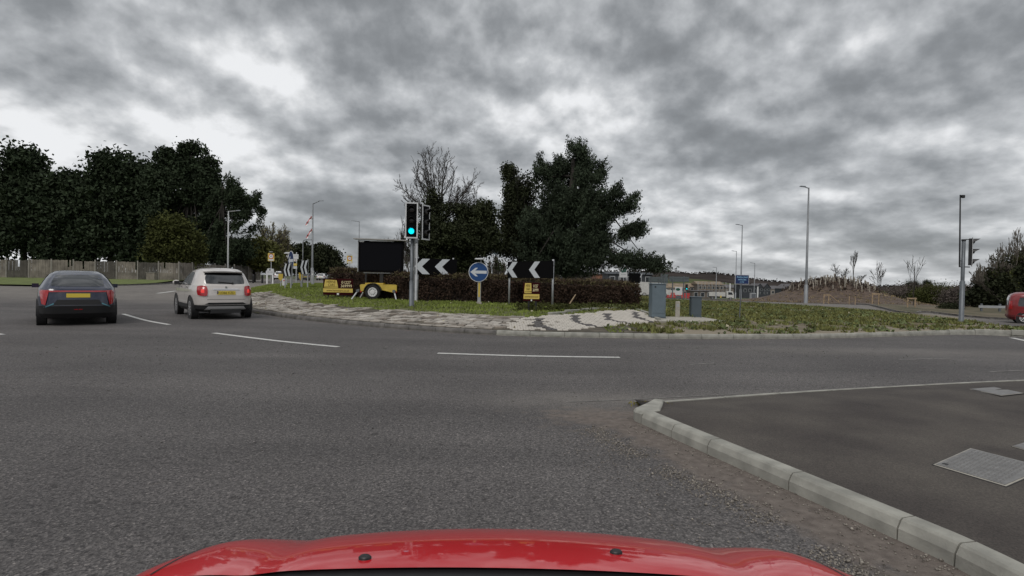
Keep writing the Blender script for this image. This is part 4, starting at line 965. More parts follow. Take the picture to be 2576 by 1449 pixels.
# white tipper lorry
def lorry():
    b = at(1822, 753, 140); t = thing('tipper_lorry', 'white tipper lorry with dark cab windows driving past the construction site', 'lorry', (b[0], b[1], float(T(b[0], b[1]))), R(-108))
    MB().box((0, -1.3, .75), (1.6, 5.6, .3)).build('chassis', M['black'], t)
    mb = MB(); mb.prism([(-1.1, .0), (1.1, .0), (1.2, 1.15), (-1.2, 1.15)], -4.2, .2); o = mb.build('tipper_body', M['lorryw'], t); o.location = (0, 0, 1.0)
    MB().box((0, -4.22, 1.9), (2.3, .04, .35)).build('tailgate', M['lorryw'], t)
    mb = MB(); mb.add([(x, y, z) for x in (-1.1, 1.1) for y, z in ((.5, .6), (2.5, .6), (2.5, 1.5), (2.15, 2.45), (.5, 2.5))], [(0, 1, 2, 3, 4), (9, 8, 7, 6, 5)]+[(i, i+5, (i+1) % 5+5, (i+1) % 5) for i in range(5)]); mb.build('cab', M['lorryw'], t)
    for sg in (-1, 1): MB().add([(sg*1.112, y, z) for y, z in ((.95, 1.5), (2.2, 1.5), (1.95, 2.2), (.95, 2.25))], [(0, 1, 2, 3)]).build('side_window', M['win'], t)
    MB().box((0, 2.4, 1.9), (1.9, .12, .6), rx=R(-20)).build('windscreen', M['win'], t); MB().box((1.25, -1.0, .9), (.1, .35, .6)).build('side_marker', M['ysign'], t)
    for y in (-3.2, 1.6):
        for sg in (-1, 1): wheel(t, sg*1.1, y, .45, .3, sg, M['galv'], 5)
    t.scale = (.88,)*3
lorry()
def far_van(label, px, D, a, m, sc=1.0, name='delivery_van'):
    b = at(px, 740, D); t = thing(name, label, 'van', (b[0], b[1], float(T(b[0], b[1]))+.1), a)
    mb = MB(); mb.add([(x, y, z) for x in (-.95, .95) for y, z in ((-2.5, .4), (2.5, .4), (2.5, 1.0), (1.7, 1.3), (1.1, 2.2), (-2.5, 2.25))], [tuple(range(6)), tuple(range(11, 5, -1))]+[(i, i+6, (i+1) % 6+6, (i+1) % 6) for i in range(6)]); mb.build('body', m, t)
    for sg in (-1, 1): MB().add([(sg*.956, y, z) for y, z in ((.6, 1.35), (1.6, 1.35), (1.1, 2.0), (.6, 2.0))], [(0, 1, 2, 3)]).build('side_window', M['win'], t)
    MB().box((0, -2.51, 1.7), (1.5, .03, .5)).build('rear_window', M['win'], t)
    for y in (-1.6, 1.6):
        for sg in (-1, 1): wheel(t, sg*.95, y, .36, .2, sg, M['rim'], 5)
    t.scale = (sc,)*3; return t
far_van('white van seen between the end of the hedge and the tall grey cabinet', 1640, 82, R(-80), M['lorryw'])
far_van('white van parked behind the red site barriers', 1695, 150, R(-95), M['lorryw'], .9, 'parked_van')

# the camera car (red bonnet)
t = thing('own_car', 'glossy red car whose bonnet fills the bottom of the picture', 'car', (0, 0, 0)); t.name = 'red_car'
def hood_z(x, y):
    ax = abs(x); s_ = y+.20*x*x; z = .876-.402*max(0, s_-1.1)**2-.014*(ax/.7)**2+.020*math.exp(-((ax-.735)/.085)**2)*min(1, max(0, (y-1.15)/.3))
    z -= .006*math.exp(-((ax-.56)/.05)**2)
    if ax > .80: z -= 6.5*(ax-.80)**2
    return z
xs_ = np.linspace(-.905, .905, 63); V = []; ny = 40
for j in range(ny):
    for x in xs_:
        yb = 1.19+.03*(1-(x/.87)**2)-.02; yfr = 2.16-.20*x*x-.25*max(0, abs(x)-.6)**2*4; u = j/(ny-1); y = yb+(yfr-yb)*u
        z = hood_z(x, y)
        if u > .9: z -= 2.5*(u-.9)**2*3
        V.append((x, y, z))
nx_ = len(xs_); hd_fs = [(j*nx_+i, j*nx_+i+1, (j+1)*nx_+i+1, (j+1)*nx_+i) for j in range(ny-1) for i in range(nx_-1)]
# skirt down
edge = [i for i in range(nx_)]; fe = [(ny-1)*nx_+i for i in range(nx_)]; o0 = len(V)
for i in fe: V.append((V[i][0]*1.0, V[i][1]+.03, .30))
hd_fs += [(fe[i], fe[i+1], o0+i+1, o0+i) for i in range(nx_-1)]
for sd_ in (0, nx_-1):
    o1 = len(V); idx = [j*nx_+sd_ for j in range(ny)]
    for i in idx: V.append((V[i][0]*1.01, V[i][1], .30))
    hd_fs += [(idx[j], idx[j+1], o1+j+1, o1+j) for j in range(ny-1)]
MB().add(V, hd_fs).build('bonnet', M['hoodred'], t, smooth=True)
RB = Body([(.24, -2.2, 1.90, .80), (.40, -2.3, 1.95, .85), (.48, -2.3, 1.85, .86), (.54, -2.3, 1.6, .86), (.60, -2.3, 1.2, .87), (.84, -2.22, 1.08, .86), (.88, -2.2, 1.04, .84), (1.0, -2.1, .84, .80), (1.2, -1.9, .42, .72), (1.32, -1.7, .14, .64), (1.37, -1.4, -.1, .50), (1.385, -1.1, -.35, .3)], [(.2, 6), (.7, 6), (.9, 5), (1.39, 3)])
RB.build(M['hoodred'], t, name='body')
mb = MB(); V = []
for i in range(25):
    x = -.80+1.6*i/24; yb = 1.195+.03*(1-(x/.87)**2)-.02; V += [(x, yb+.012, hood_z(x, yb)-.006), (x, yb-.05, .858), (x, .98, .872)]
mb.add(V, [(3*i+j, 3*i+3+j, 3*i+4+j, 3*i+1+j) for i in range(24) for j in range(2)]); mb.build('scuttle', M['black'], t, smooth=True)
patch(RB.frontp, [(-.74, .90), (.74, .90), (.58, 1.33), (-.58, 1.33)], M['glass'], t, 'windscreen', 14, 8, .008)
for sg in (-1, 1):
    sd = lambda y, z, o, sg=sg: RB.side(y, z, o, sg)
    patch(sd, [(-1.8, .93), (.75, .93), (.1, 1.3), (-1.4, 1.3)], M['glass'], t, 'side_window', 10, 4, .006)
    patch(sd, [(-2.0, .66), (.9, .66), (.9, .67), (-2.0, .67)], M['trim'], t, 'side_strip', 8, 1, .004)
for px, py in ((918, 1406), (1550, 1392)):      # washer nozzles
    d = ray(px, py); yy = 1.35
    for _ in range(30): xx = d[0]*yy; zz = hood_z(xx, yy); yy = (CAMZ-zz)/-d[2]
    wz = thing('x', 'x', 'x', (0, 0, 0)) if False else None
    nb = MB(); nb.lathe([(.014, -.004), (.015, .003), (.011, .007), (.005, .008)], Matrix.Translation((xx, yy, zz+.001)) @ Matrix.Diagonal((1, .75, 1, 1)), 14); nb.build('washer_jet', M['black'], t, smooth=True)
for x0, x1 in ((.58, -.05), (-.05, -.66)):
    w_ = MB(); w_.cyl((x0, 1.10, .866), (x1, 1.07, .875), .009, n=6); w_.cyl((x0, 1.10, .866), (x0, 1.11, .85), .014, n=8); w_.build('wiper', M['black'], t)
# shut line of bonnet: thin dark gap between wing and bonnet
for sg in (-1, 1):
    V = []
    for j in range(24):
        y = 1.20+.72*j/23; x = sg*(.775-.05*(j/23)**2); V += [(x-.0022, y, hood_z(x, y)+.0015), (x+.0022, y, hood_z(x, y)+.0015)]
    MB().add(V, [(2*j, 2*j+1, 2*j+3, 2*j+2) for j in range(23)]).build('shut_line', M['trim'], t)
arches(t, 1.72, (-1.35, 1.35), .31, M['trim'], 1.15)
for y in (-1.35, 1.35):
    for sg in (-1, 1): wheel(t, sg*.87, y, .31, .2, sg, M['rim'])

# ------------------------------------------------------------------ street furniture
def pole(parent, h, r0, r1, m, hb=0, rb=0, name='pole', n=12):
    mb = MB()
    if hb: mb.lathe([(rb, -.1), (rb, hb-.04), (r0, hb), (r0, hb+.02), (r1, h)], Matrix.Identity(4), n)
    else: mb.lathe([(r0, -.1), (r1, h)], Matrix.Identity(4), n)
    return mb.build(name, m, parent, smooth=True)
def lamp_post(label, px, py_base, py_top, D, arm, head=.55, rise=.12, m=None, r=.085, arm2=False, hb=1.6, group='street lamps', foot=None, ry=0):
    m = m or M['lamp']; b = at(px, py_base, D); z = Z(b[0], b[1]) if foot is None else foot; tp = at(px, py_top, D)[2]; h = tp-z
    t = thing('street_lamp', label, 'street lamp', (b[0], b[1], z), group=group); pole(t, h, r, r*.55, m, hb, r*1.45)
    for a_ in ((arm, -arm) if arm2 else (arm,)):
        MB().cyl((0, 0, h-.05), (a_, 0, h+rise), r*.42, r*.34, 8).build('arm', m, t, smooth=True)
        sg = 1 if a_ > 0 else -1; mb = MB()
        mb.add([(a_+sg*u*head, v_*.11, h+rise+w_) for u, v_, w_ in ((-.2, -1, -.03), (-.2, 1, -.03), (.8, -.8, .02), (.8, .8, .02), (-.1, -.5, .07), (-.1, .5, .07), (.6, -.4, .09), (.6, .4, .09))], [(0, 1, 3, 2), (4, 6, 7, 5), (0, 2, 6, 4), (1, 5, 7, 3), (0, 4, 5, 1), (2, 3, 7, 6)])
        mb.build('lantern', M['galvd'], t)
    return t
lamp_post('tall pale lamp post rising behind the white crossover, in front of the pines', 573, 702, 531, 65, 1.0, rise=.05, m=mat('pale_post', (.42, .43, .43), .5), r=.10)
lflag = lamp_post('grey lamp post with upswept lantern carrying two torn flags', 785, 705, 512, 72, .85, .75, rise=.35, r=.13, hb=2.0)
lamp_post('slim lamp post standing beyond the message sign', 902, 702, 557, 77, -.7, rise=.05, r=.09)
lamp_post('small distant lamp post at the end of the dark trees by the hedge', 839, 702, 661, 130, 1.6, rise=.03, r=.09)
lamp_post('tall galvanised lamp post in front of the planted mound', 2027, 761, 472, 45, -.35, .5, rise=.06, r=.10, hb=1.5)
lamp_post('lamp post rising directly above the blue authorised vehicles sign', 1863, 748, 566, 75, -.5, rise=.03, r=.10)
lamp_post('thin lamp post just left of the one above the blue sign', 1850, 745, 632, 115, -.6, rise=.03, r=.10)
lamp_post('short distant lamp post over the lorry', 1801, 745, 673, 125, -.5, rise=.03, r=.11)
lamp_post('distant lamp post between the blue sign and the gabled house', 1897, 742, 662, 125, -.7, rise=.03, r=.11)
for px, pt, lab in ((2365, 726, 'nearest the traffic signal'), (2252, 723, 'beside the far sapling'), (2300, 724, 'in the middle of the car park'), (2396, 727, 'half hidden by the traffic signal pole')) [:0]: pass
for px, pt, lab in ((2257, 726, 'twin-headed car park lamp farthest to the left beyond the mound'), (2286, 726, 'twin-headed car park lamp above the far staked sapling'), (2324, 728, 'twin-headed car park lamp right of the far staked sapling'), (2374, 729, 'twin-headed car park lamp nearest the dark round shrub')):
    lamp_post(lab, px, 752, pt, 85, .5, .45, rise=.02, r=.06, arm2=True, hb=0, group='car park lamps')
# torn flags on the lamp post
for z0, px, py, a, lab in ((0, 777, 556, 48, 'upper torn red and white flag streaming left of the lamp post'), (0, 778, 588, 50, 'lower torn red and white flag drooping against the lamp post')):
    c = at(px, py, 71.8); t = thing('flag', lab, 'flag', c); V = []; n = 12
    for i in range(n+1):
        u = i/n-.5; x = u*1.1*math.cos(R(a))+.05*math.sin(i*1.3); z = u*1.5*math.sin(R(a))+.06*math.sin(i*1.1)
        for v_ in (-1, 0, 1): V.append((x-v_*.13*math.sin(R(a)), .08*math.sin(i*.9+v_), z+v_*.12*math.cos(R(a))))
    fs = [(3*i+j, 3*i+j+1, 3*i+4+j, 3*i+3+j) for i in range(n) for j in range(2)]
    MB().add(V, fs[::2]).build('white_stripe', M['white'], t); MB().add(V, fs[1::2]).build('red_stripe', M['red'], t)
# cranked bracket pole
c = at(761, 705, 76); t = thing('bracket_pole', 'thin cranked pole bending right at its top beside the flag lamp post', 'pole', (c[0], c[1], Z(c[0], c[1]))); h = at(761, 603, 76)[2]-Z(c[0], c[1]); mb = MB(); mb.cyl((0, 0, -.1), (0, 0, h-.4), .05, n=8)
for k in range(6): a0, a1 = math.pi/2*k/6, math.pi/2*(k+1)/6; mb.cyl((.4-.4*math.cos(a0), 0, h-.4+.4*math.sin(a0)), (.4-.4*math.cos(a1), 0, h-.4+.4*math.sin(a1)), .05, n=8)
mb.cyl((.4, 0, h), (1.35, 0, h+.02), .05, n=8); mb.build('shaft', M['lamp'], t, smooth=True)
MB().box((1.3, 0, h), (.12, .16, .12)).build('clamp', M['galvd'], t)

def signal_head(parent, M4, lit=None, backboard=True, W=.45, H=1.30):
    def bx(mb, c, d): vs = [M4 @ Vector((c[0]+i*d[0]/2, c[1]+j*d[1]/2, c[2]+k*d[2]/2)) for i in (-1, 1) for j in (-1, 1) for k in (-1, 1)]; mb.add(vs, [(0, 1, 3, 2), (4, 6, 7, 5), (0, 4, 5, 1), (2, 3, 7, 6), (0, 2, 6, 4), (1, 5, 7, 3)])
    mb = MB(); bx(mb, (0, 0, 0), (W-.1 if backboard else .30, .10, H-.1)); hs = mb.build('housing', M['black'], parent)
    if backboard:
        mb = MB(); bx(mb, (0, -.056, 0), (W-.06, .01, H-.06)); mb.build('backing_board', M['blackm'], hs)
        mb = MB()
        for s_ in (-1, 1): bx(mb, (s_*(W/2-.018), -.06, 0), (.045, .014, H)); bx(mb, (0, -.06, s_*(H/2-.0225)), (W-.0812, .014, .045))
        mb.build('white_border', M['boardw'], hs)
    for k, z in enumerate((.39, 0, -.39)):
        Mx = M4 @ Matrix.Translation((0, -.07, z)) @ Matrix.Rotation(R(90), 4, 'X')
        mb = MB(); mb.lathe([(.105, -.02), (.105, .012), (.08, .022), (.03, .027)], Mx, 20); mb.build('lens', M['green'] if lit == k else M['lens'], hs, smooth=True)
        V = []; n = 14
        for i in range(n+1):
            a = math.pi*i/n*1.3-.15*math.pi
            for r, d in ((.118, .0), (.115, .22-.16*(1-max(0, math.sin(a)))), (.108, .22-.16*(1-max(0, math.sin(a)))), (.110, 0)): V.append(Mx @ Vector((r*math.cos(a), r*math.sin(a), d)))
        MB().add(V, [(i*4+j, i*4+(j+1) % 4, i*4+4+(j+1) % 4, i*4+4+j) for i in range(n) for j in range(4)]).build('visor', M['black'], hs)
    return hs
def bar(mb, p, q, r): mb.cyl(p, q, r, n=6)
b = hz(1034, 771); t = thing('traffic_signal', 'traffic signal with green light lit, two heads on one pole', 'traffic signal', b); D = b[1]; sc_ = D/F
zt = at(1036, 511, D)[2]-b[2]; pole(t, zt-1.30*D/20.4+.05, .058, .058, M['galvd'], at(1034, 706, D)[2]-b[2], .078)
k_ = D/20.4
signal_head(t, Matrix.Translation((at(1035.5, 700, D)[0]-b[0], -.16, zt-.65*k_)) @ Matrix.Rotation(R(4), 4, 'Z') @ Matrix.Scale(k_, 4), 2)
signal_head(t, Matrix.Translation((at(1066, 700, D)[0]-b[0], .02, zt-.70*k_)) @ Matrix.Rotation(R(62), 4, 'Z') @ Matrix.Scale(k_*.98, 4), None)
mb = MB()
for z in (zt-.2, zt-1.15): bar(mb, (0, 0, z), (.02, -.14, z), .02); bar(mb, (0, 0, z), (.40, .06, z), .02)
mb.build('bracket', M['galv'], t); MB().cyl((0, 0, -.1), (0, 0, .02), .16, n=16).build('base_collar', M['kerbd'], t)
MB().cyl((.085, .06, 0), (.085, .06, zt-.3), .02, n=6).build('conduit', M['galv'], t)
b = hz(1046, 757); t = thing('camera_pole', 'pale slim pole standing close behind the lit traffic signal', 'pole', (b[0], b[1], b[2])); D = b[1]; pole(t, at(1046, 600, D)[2]-b[2], .06, .055, M['galv']); MB().box((0, 0, at(1046, 604, D)[2]-b[2]), (.10, .16, .22)).build('detector_box', M['galvd'], t)

b = hz(2418, 811); D = b[1]; t = thing('traffic_signal', 'traffic signal seen side-on at the right, hoods pointing right', 'traffic signal', b); zt = at(2425, 606, D)[2]-b[2]
pole(t, zt, .065, .062, M['galvd'], at(2419, 706, D)[2]-b[2], .085); MB().cyl((0, 0, zt), (0, 0, zt+.06), .075, n=12).build('cap', M['black'], t)
hx = at(2438.5, 700, D)[0]-b[0]
signal_head(t, Matrix.Translation((hx, 0, zt-.42)) @ Matrix.Rotation(R(53), 4, 'Z'), None, True, W=.40, H=1.12)
mb = MB(); bar(mb, (0, 0, zt-.05), (.1, 0, zt+.06), .015); bar(mb, (.1, 0, zt+.06), (hx, 0, zt+.05), .015); bar(mb, (0, 0, zt-1.0), (hx, 0, zt-1.0), .02); mb.build('bracket', M['black'], t)
xm = at(2415, 640, D)[0]-b[0]; mb = MB(); z0, z1 = at(2414, 672, D)[2]-b[2], at(2413, 490, D)[2]-b[2]; mb.cyl((xm, 0, z0), (xm-.06, 0, z1), .03, .022, 8); mb.build('mast', M['black'], t)
mb = MB(); mb.box((xm+.03, 0, z1-.06), (.12, .10, .10)); mb.cyl((xm+.06, 0, z1-.12), (xm+.06, 0, z1-.02), .05, n=10); mb.build('camera', M['black'], t)
mb = MB(); bar(mb, (0, 0, zt-1.0), (xm, 0, zt-1.0), .016); bar(mb, (0, 0, zt-.75), (xm, 0, zt-.78), .016); mb.build('mast_clamp', M['galvd'], t)

def chevpoly(x0, h, a, w_): return [(x0, 0), (x0+a, h/2), (x0+a+w_, h/2), (x0+w_, 0), (x0+a+w_, -h/2), (x0+a, -h/2)]
def chevron_board(label, pl, pr, y0, y1, ybl, ybr, xs_ch, ext=0, rz=None, group='chevron boards', wd=None):
    bl, br = hz(pl, ybl), hz(pr, ybr); c = (bl+br)/2; D = c[1]
    a = math.atan2(br[1]-bl[1], br[0]-bl[0]) if rz is None else rz; W = np.hypot(*(br-bl)[:2]) if wd is None else wd
    t = thing('chevron_board', label, 'road sign', c, a, group); px = (pl+pr)/2
    zt, zb = at(px, y0, D)[2]-c[2], at(px, y1, D)[2]-c[2]; H = zt-zb; zm = (zt+zb)/2
    EX = .32 if pl < 1100 else .12
    MB().box((0, -.02, zm), (W+EX, .03, H)).build('panel', M['blackm'], t)
    for x0 in xs_ch:
        q = chevpoly(-W/2-EX/2+x0*(W+EX), H*.96, H*.5, H*.47)
        mb = MB(); mb.prism([(p[0], p[1]+zm) for p in q[:4]], -.043, -.036); mb.prism([(q[0][0], q[0][1]+zm)]+[(p[0], p[1]+zm) for p in q[3:]], -.043, -.036); mb.build('chevron', M['refl'], t)
    for s_ in (-1, 1):
        MB().cyl((s_*W/2, .03, -.1), (s_*W/2, .03, zt+.06), .038, n=10).build('post', M['galv'], t, smooth=True)
    mb = MB()
    for z in (zm-.2*H, zm+.25*H): mb.box((0, .0, z), (W+.1, .03, .03))
    mb.build('rail', M['galvd'], t)
    return t
chevron_board('wide black chevron board partly behind the lit traffic signal', 1050, 1139, 651, 691, 757, 757, (.0, .47))
chevron_board('wide black chevron board between the blue arrow sign and the tall trees', 1279, 1388, 657.5, 699.5, 766, 774, (.0, .50))
# keep-left sign
def roundel(parent, c, r, m, arrow=True, rz=0, sq=1, nm='disc'):
    Mx = Matrix.Translation(c) @ Matrix.Rotation(rz, 4, 'Z') @ Matrix.Rotation(R(90), 4, 'X')
    MB().lathe([(r, -.012), (r, .0), (r*.985, .003)], Mx, 40).build('border', M['boardw'], parent)
    MB().lathe([(r*.94, .003), (r*.94, .006)], Mx, 40).build(nm, m, parent)
    if arrow:
        pts = [(-.83, 0), (-.30, .43), (-.05, .43), (-.34, .15), (.84, .15), (.84, -.15), (-.34, -.15), (-.05, -.43), (-.30, -.43)]
        V = [Mx @ Vector((x*r, y*r, .009)) for x, y in pts]; MB().add(V, [(0, 1, 2, 3), (3, 4, 5, 6), (0, 3, 6), (0, 6, 7, 8)]).build('arrow', M['refl'], parent)
b = hz(1205, 765); D = b[1]; t = thing('keep_left_sign', 'round blue sign with white left arrow on a short yellow-banded post', 'road sign', b)
roundel(t, (at(1204, 684.5, D)[0]-b[0], -.09, at(1204, 684.5, D)[2]-b[2]), 24.6*D/F, M['blue']); zs = at(1204, 707, D)[2]-b[2]
MB().box((0, 0, zs*.6), (.13, .11, zs*1.2)).build('post', M['galv'], t); MB().box((0, -.062, zs*.62), (.075, .01, zs*.62)).build('yellow_strip', M['yellow'], t); MB().box((0, 0, .04), (.2, .18, .1)).build('foot', M['conc'], t)
zl = at(1204, 652, D)[2]-b[2]; mb = MB(); mb.lathe([(.19, -.02), (.2, .01), (.15, .035)], Matrix.Translation((0, -.15, zl)) @ Matrix.Diagonal((1, .6, 1, 1)), 20); mb.build('sign_light', M['boardw'], t); mb = MB(); mb.cyl((.05, 0, zs), (.05, 0, zl), .02, n=6); mb.cyl((.05, 0, zl), (0, -.15, zl), .015, n=6); mb.build('light_bracket', M['galv'], t)

# taxi advertising board, wide
def taxi_sign(label, pl, pr, y0, y1, yb, legs, k, rz=0):
    px = (pl+pr)/2; b = hz(px, yb); D = b[1]; t = thing('advert_board', label, 'advertising sign', b, rz); u = D/F; W = (pr-pl)*u; zt, zb = at(px, y0, D)[2]-b[2], at(px, y1, D)[2]-b[2]; H = zt-zb
    MB().box((0, 0, (zt+zb)/2), (W, .04, H)).build('panel', M['maroon'], t)
    for lx in legs: MB().box((lx*W, .02, zb*.5-.05), (.05, .05, zb+.15)).build('leg', M['black'], t)
    return t, W, H, zb, zt
t, W, H, zb, zt = taxi_sign('wide maroon taxi advert board with yellow panels and phone number on the grass', 813, 888, 701, 742, 749, (-.34, .29), 1)
q = [(-.455, .93), (-.44, .965), (-.04, .95), (.0, .93), (.035, .55), (.0, .50), (-.47, .52), (-.485, .56)]
q = [(x*W, zb+H*(.0+y)) for x, y in ((-.43, .93), (-.08, .91), (-.05, .90), (.0, .50), (-.47, .52))]
MB().prism(q, -.032, -.022).build('roof_light_shape', M['ysign'], t); MB().prism([(x*W, zb+H*y) for x, y in ((-.47, .50), (.0, .475), (.0, .42), (-.47, .45))], -.032, -.022).build('base_band', M['ysign'], t)
text('HERNE', W*.30, H*.15, M['maroon'], t, (-.23*W, -.036, zb+H*.80)); text('CARS', W*.23, H*.15, M['maroon'], t, (-.22*W, -.036, zb+H*.61))
ylt = mat('letter_cream', (.80, .70, .42), .6)
text('01227', W*.31, H*.17, ylt, t, (.27*W, -.036, zb+H*.78)); text('369999', W*.37, H*.17, ylt, t, (.28*W, -.036, zb+H*.56))
MB().box((0, -.026, zb+H*.28), (W*.99, .012, H*.24)).build('yellow_band', M['ysign'], t); text('www.hernecars.co.uk', W*.76, H*.13, M['maroon'], t, (-.0, -.036, zb+H*.275)); MB().box((0, -.026, zb+H*.06), (W*.07, .012, H*.1)).build('white_tag', M['white'], t)
t, W, H, zb, zt = taxi_sign('small maroon taxi advert board on two black legs in front of the chevron board', 1315, 1357, 711, 757, 782, (-.15, .28), 1, R(8))
MB().prism([(x*W, zb+H*y) for x, y in ((-.40, .97), (-.03, .97), (.0, .52), (-.45, .50))], -.032, -.022).build('roof_light_shape', M['ysign'], t); MB().box((-.22*W, -.026, zb+H*.45), (W*.43, .012, H*.06)).build('base_band', M['ysign'], t)
text('HERNE', W*.27, H*.14, M['maroon'], t, (-.22*W, -.036, zb+H*.84)); text('CARS', W*.24, H*.14, M['maroon'], t, (-.22*W, -.036, zb+H*.65))
text('01227', W*.28, H*.16, ylt, t, (.24*W, -.036, zb+H*.82)); text('369999', W*.34, H*.16, ylt, t, (.24*W, -.036, zb+H*.60))
MB().box((0, -.026, zb+H*.24), (W*.96, .012, H*.26)).build('yellow_band', M['ysign'], t); text('www.hernecars.co.uk', W*.84, H*.11, M['maroon'], t, (0, -.036, zb+H*.24)); MB().box((.0, -.026, zb+H*.04), (W*.08, .012, H*.09)).build('white_tag', M['white'], t)

# message sign trailer
b = hz(948, 752); D = b[1]; u = D/F; t = thing('message_trailer', 'mobile message sign with blank black screen on a yellow two-wheeled trailer', 'message sign trailer', b, R(2))
X_ = lambda px: (px-948)*u; Z_ = lambda py: (752-py)*u
MB().box(((X_(903)+X_(1013))/2, 0, (Z_(606)+Z_(684))/2), (X_(1013)-X_(903), .22, Z_(606)-Z_(684))).build('screen_cabinet', M['blackm'], t)
MB().box(((X_(903)+X_(1013))/2, -.118, (Z_(609)+Z_(681))/2), (X_(1009)-X_(907), .012, Z_(610)-Z_(681))).build('screen', mat('led_screen', (.005, .005, .007), .9, spec=.1), t)
MB().box((X_(902)-.012, -.02, (Z_(606)+Z_(684))/2), (.03, .26, Z_(606)-Z_(684))).build('edge_frame', M['galv'], t)
MB().box(((X_(890)+X_(1022))/2, .0, Z_(603)), (X_(1022)-X_(890), .5, .045), ry=R(1)).build('solar_panel', M['solar'], t); MB().box(((X_(903)+X_(1013))/2, -.0, Z_(686.5)), (X_(1002)-X_(915), .10, .04)).build('lower_rail', M['galv'], t)
MB().box((X_(910), -.12, Z_(608.5)), (.2, .03, .05)).build('panel_label', M['white'], t); MB().box((X_(960), -.12, Z_(607.3)), (1.1, .02, .02)).build('top_seal', M['white'], t)
for px, w_ in ((920, .07), (959, .16), (996, .07)): MB().box((X_(px), .02, (Z_(686)+Z_(716))/2), (w_, .1, Z_(686)-Z_(718))).build('support_post', M['black'], t)
n0, n1, zt, zb = X_(913), X_(1003), Z_(715), Z_(735); mb = MB(); xc, r = X_(946), .36
prof = [(n0, zt-.03), (n0+.1, zt), (n1-.1, zt), (n1, zt-.03), (n1, zb+.06), (n1-.1, zb)]+[(xc+r*1.08*math.cos(a), .33+r*1.08*math.sin(a)) for a in np.linspace(.25, math.pi-.25, 10)]+[(n0+.05, zb)]
mb.prism(prof, -.62, .62); mb.build('trailer_body', M['yellow'], t)
MB().box(((n0+n1)/2-.2, -.0, zt+.03), (.8, 1.1, .06)).build('lid', M['yellow'], t); mb = MB(); V = []
for i in range(13):
    a = .15+(math.pi-.3)*i/12
    for rr, yy in ((r*1.12, -.80), (r*1.12, -.60), (r*1.03, -.60), (r*1.03, -.80)): V.append((xc+rr*math.cos(a), yy, .33+rr*math.sin(a)))
mb.add(V, [(i*4+j, i*4+(j+1) % 4, i*4+4+(j+1) % 4, i*4+4+j) for i in range(12) for j in range(4)]); mb.build('mudguard', M['black'], t)
for sg in (-1, 1):
    Mx = Matrix.Translation((xc, sg*.78, .33)) @ Matrix.Rotation(R(90)*(1 if sg < 0 else -1), 4, 'X')
    wt = MB().lathe([(.2, -.18), (.3, -.18), (.335, -.15), (.335, -.03), (.31, 0), (.21, 0), (.2, -.03)], Mx, 28).build('wheel', M['rubber'], t); rm = MB(); rm.lathe([(.205, -.04), (.205, .005), (.17, .01), (.16, -.02), (.10, -.02), (.09, .01), (.05, .012)], Mx, 28); rm.build('rim', M['rimw'], wt)
    hm = MB()
    for k in range(10): a = 2*math.pi*k/10; p = Mx @ Vector((.135*math.cos(a), .135*math.sin(a), -.012)); q_ = Mx @ Vector((.135*math.cos(a), .135*math.sin(a), -.016)); hm.cyl(p, q_, .016, n=6)
    hm.build('rim_holes', M['black'], wt)
    for (xa, xb) in ((X_(909), X_(896)), (X_(997), X_(1004))):
        MB().cyl((xa, sg*.62, Z_(731)), (xb, sg*.8, .0), .032, n=8).build('stabiliser_leg', M['boardw'], t); MB().cyl((xa, sg*.5, Z_(731)), (xa, sg*.72, Z_(731)), .07, n=10).build('leg_pivot', M['galvd'], t)
MB().box(((n1+X_(1094))/2, 0, Z_(737)), (X_(1094)-n1, .08, .06)).build('drawbar', M['black'], t); MB().cyl((X_(1076), 0, Z_(736)), (X_(1094), 0, Z_(734)), .05, .06, 8).build('coupling', M['boardw'], t)
mb = MB(); mb.cyl((X_(1063), -.06, .12), (X_(1063), -.06, Z_(716)), .025, n=8); mb.build('jockey_post', M['boardw'], t); MB().cyl((X_(1063), -.06, Z_(717)), (X_(1063.5), -.06, Z_(710)), .03, n=8).build('jockey_handle', M['red'], t)
for px in (916, 1001): MB().box((X_(px), -.63, Z_(733)), (.06, .02, .06)).build('marker_lamp', M['red'], t)

# cabinets, post
def cabinet(label, pl, pr, y0, yb, m, depth, a, name='street_cabinet', lock=True):
    b = hz((pl+pr)/2, yb); D = b[1]; u = D/F; W = (pr-pl)*u; H = at(pl, y0, D)[2]-b[2]; t = thing(name, label, 'utility cabinet', b, a)
    MB().bev((0, depth/2, H/2), (W, depth, H), .012).build('body', m, t); MB().bev((0, depth/2, H+.012), (W+.04, depth+.04, .03), .01).build('lid', m, t)
    MB().box((0, -.004, H*.57), (W-.05, .012, H*.80)).build('door', m, t); MB().box((0, depth/2, .035), (W+.02, depth+.02, .09)).build('plinth', M['cabind'], t)
    if lock: MB().cyl((-W*.28, -.009, H*.92), (-W*.28, -.02, H*.92), .026, n=12).build('vent', M['black'], t)
    mb = MB()
    for s_ in (.2, .8): mb.cyl((W/2-.02, -.012, H*s_), (W/2-.02, -.012, H*s_+.06), .01, n=6)
    mb.build('hinge', M['galvd'], t); return t
cabinet('tall grey-blue utility cabinet at the end of the block paving', 1639, 1674, 714.5, 803, M['cabin'], .38, R(1))
cabinet('short dark grey utility cabinet at the right end of the slab', 1739, 1764, 748, 801, M['cabind'], .30, R(-4), lock=False)
b = hz(1704, 801); D = b[1]; H = at(1704, 760, D)[2]-b[2]; t = thing('marker_post', 'low square concrete post between the two grey cabinets', 'bollard', b, R(-12)); MB().bev((0, 0, H/2), (.14, .12, H+.05), .015).build('post', M['conc'], t); MB().box((0, -.062, H*.8), (.08, .006, .09)).build('marker_plate', M['galv'], t)
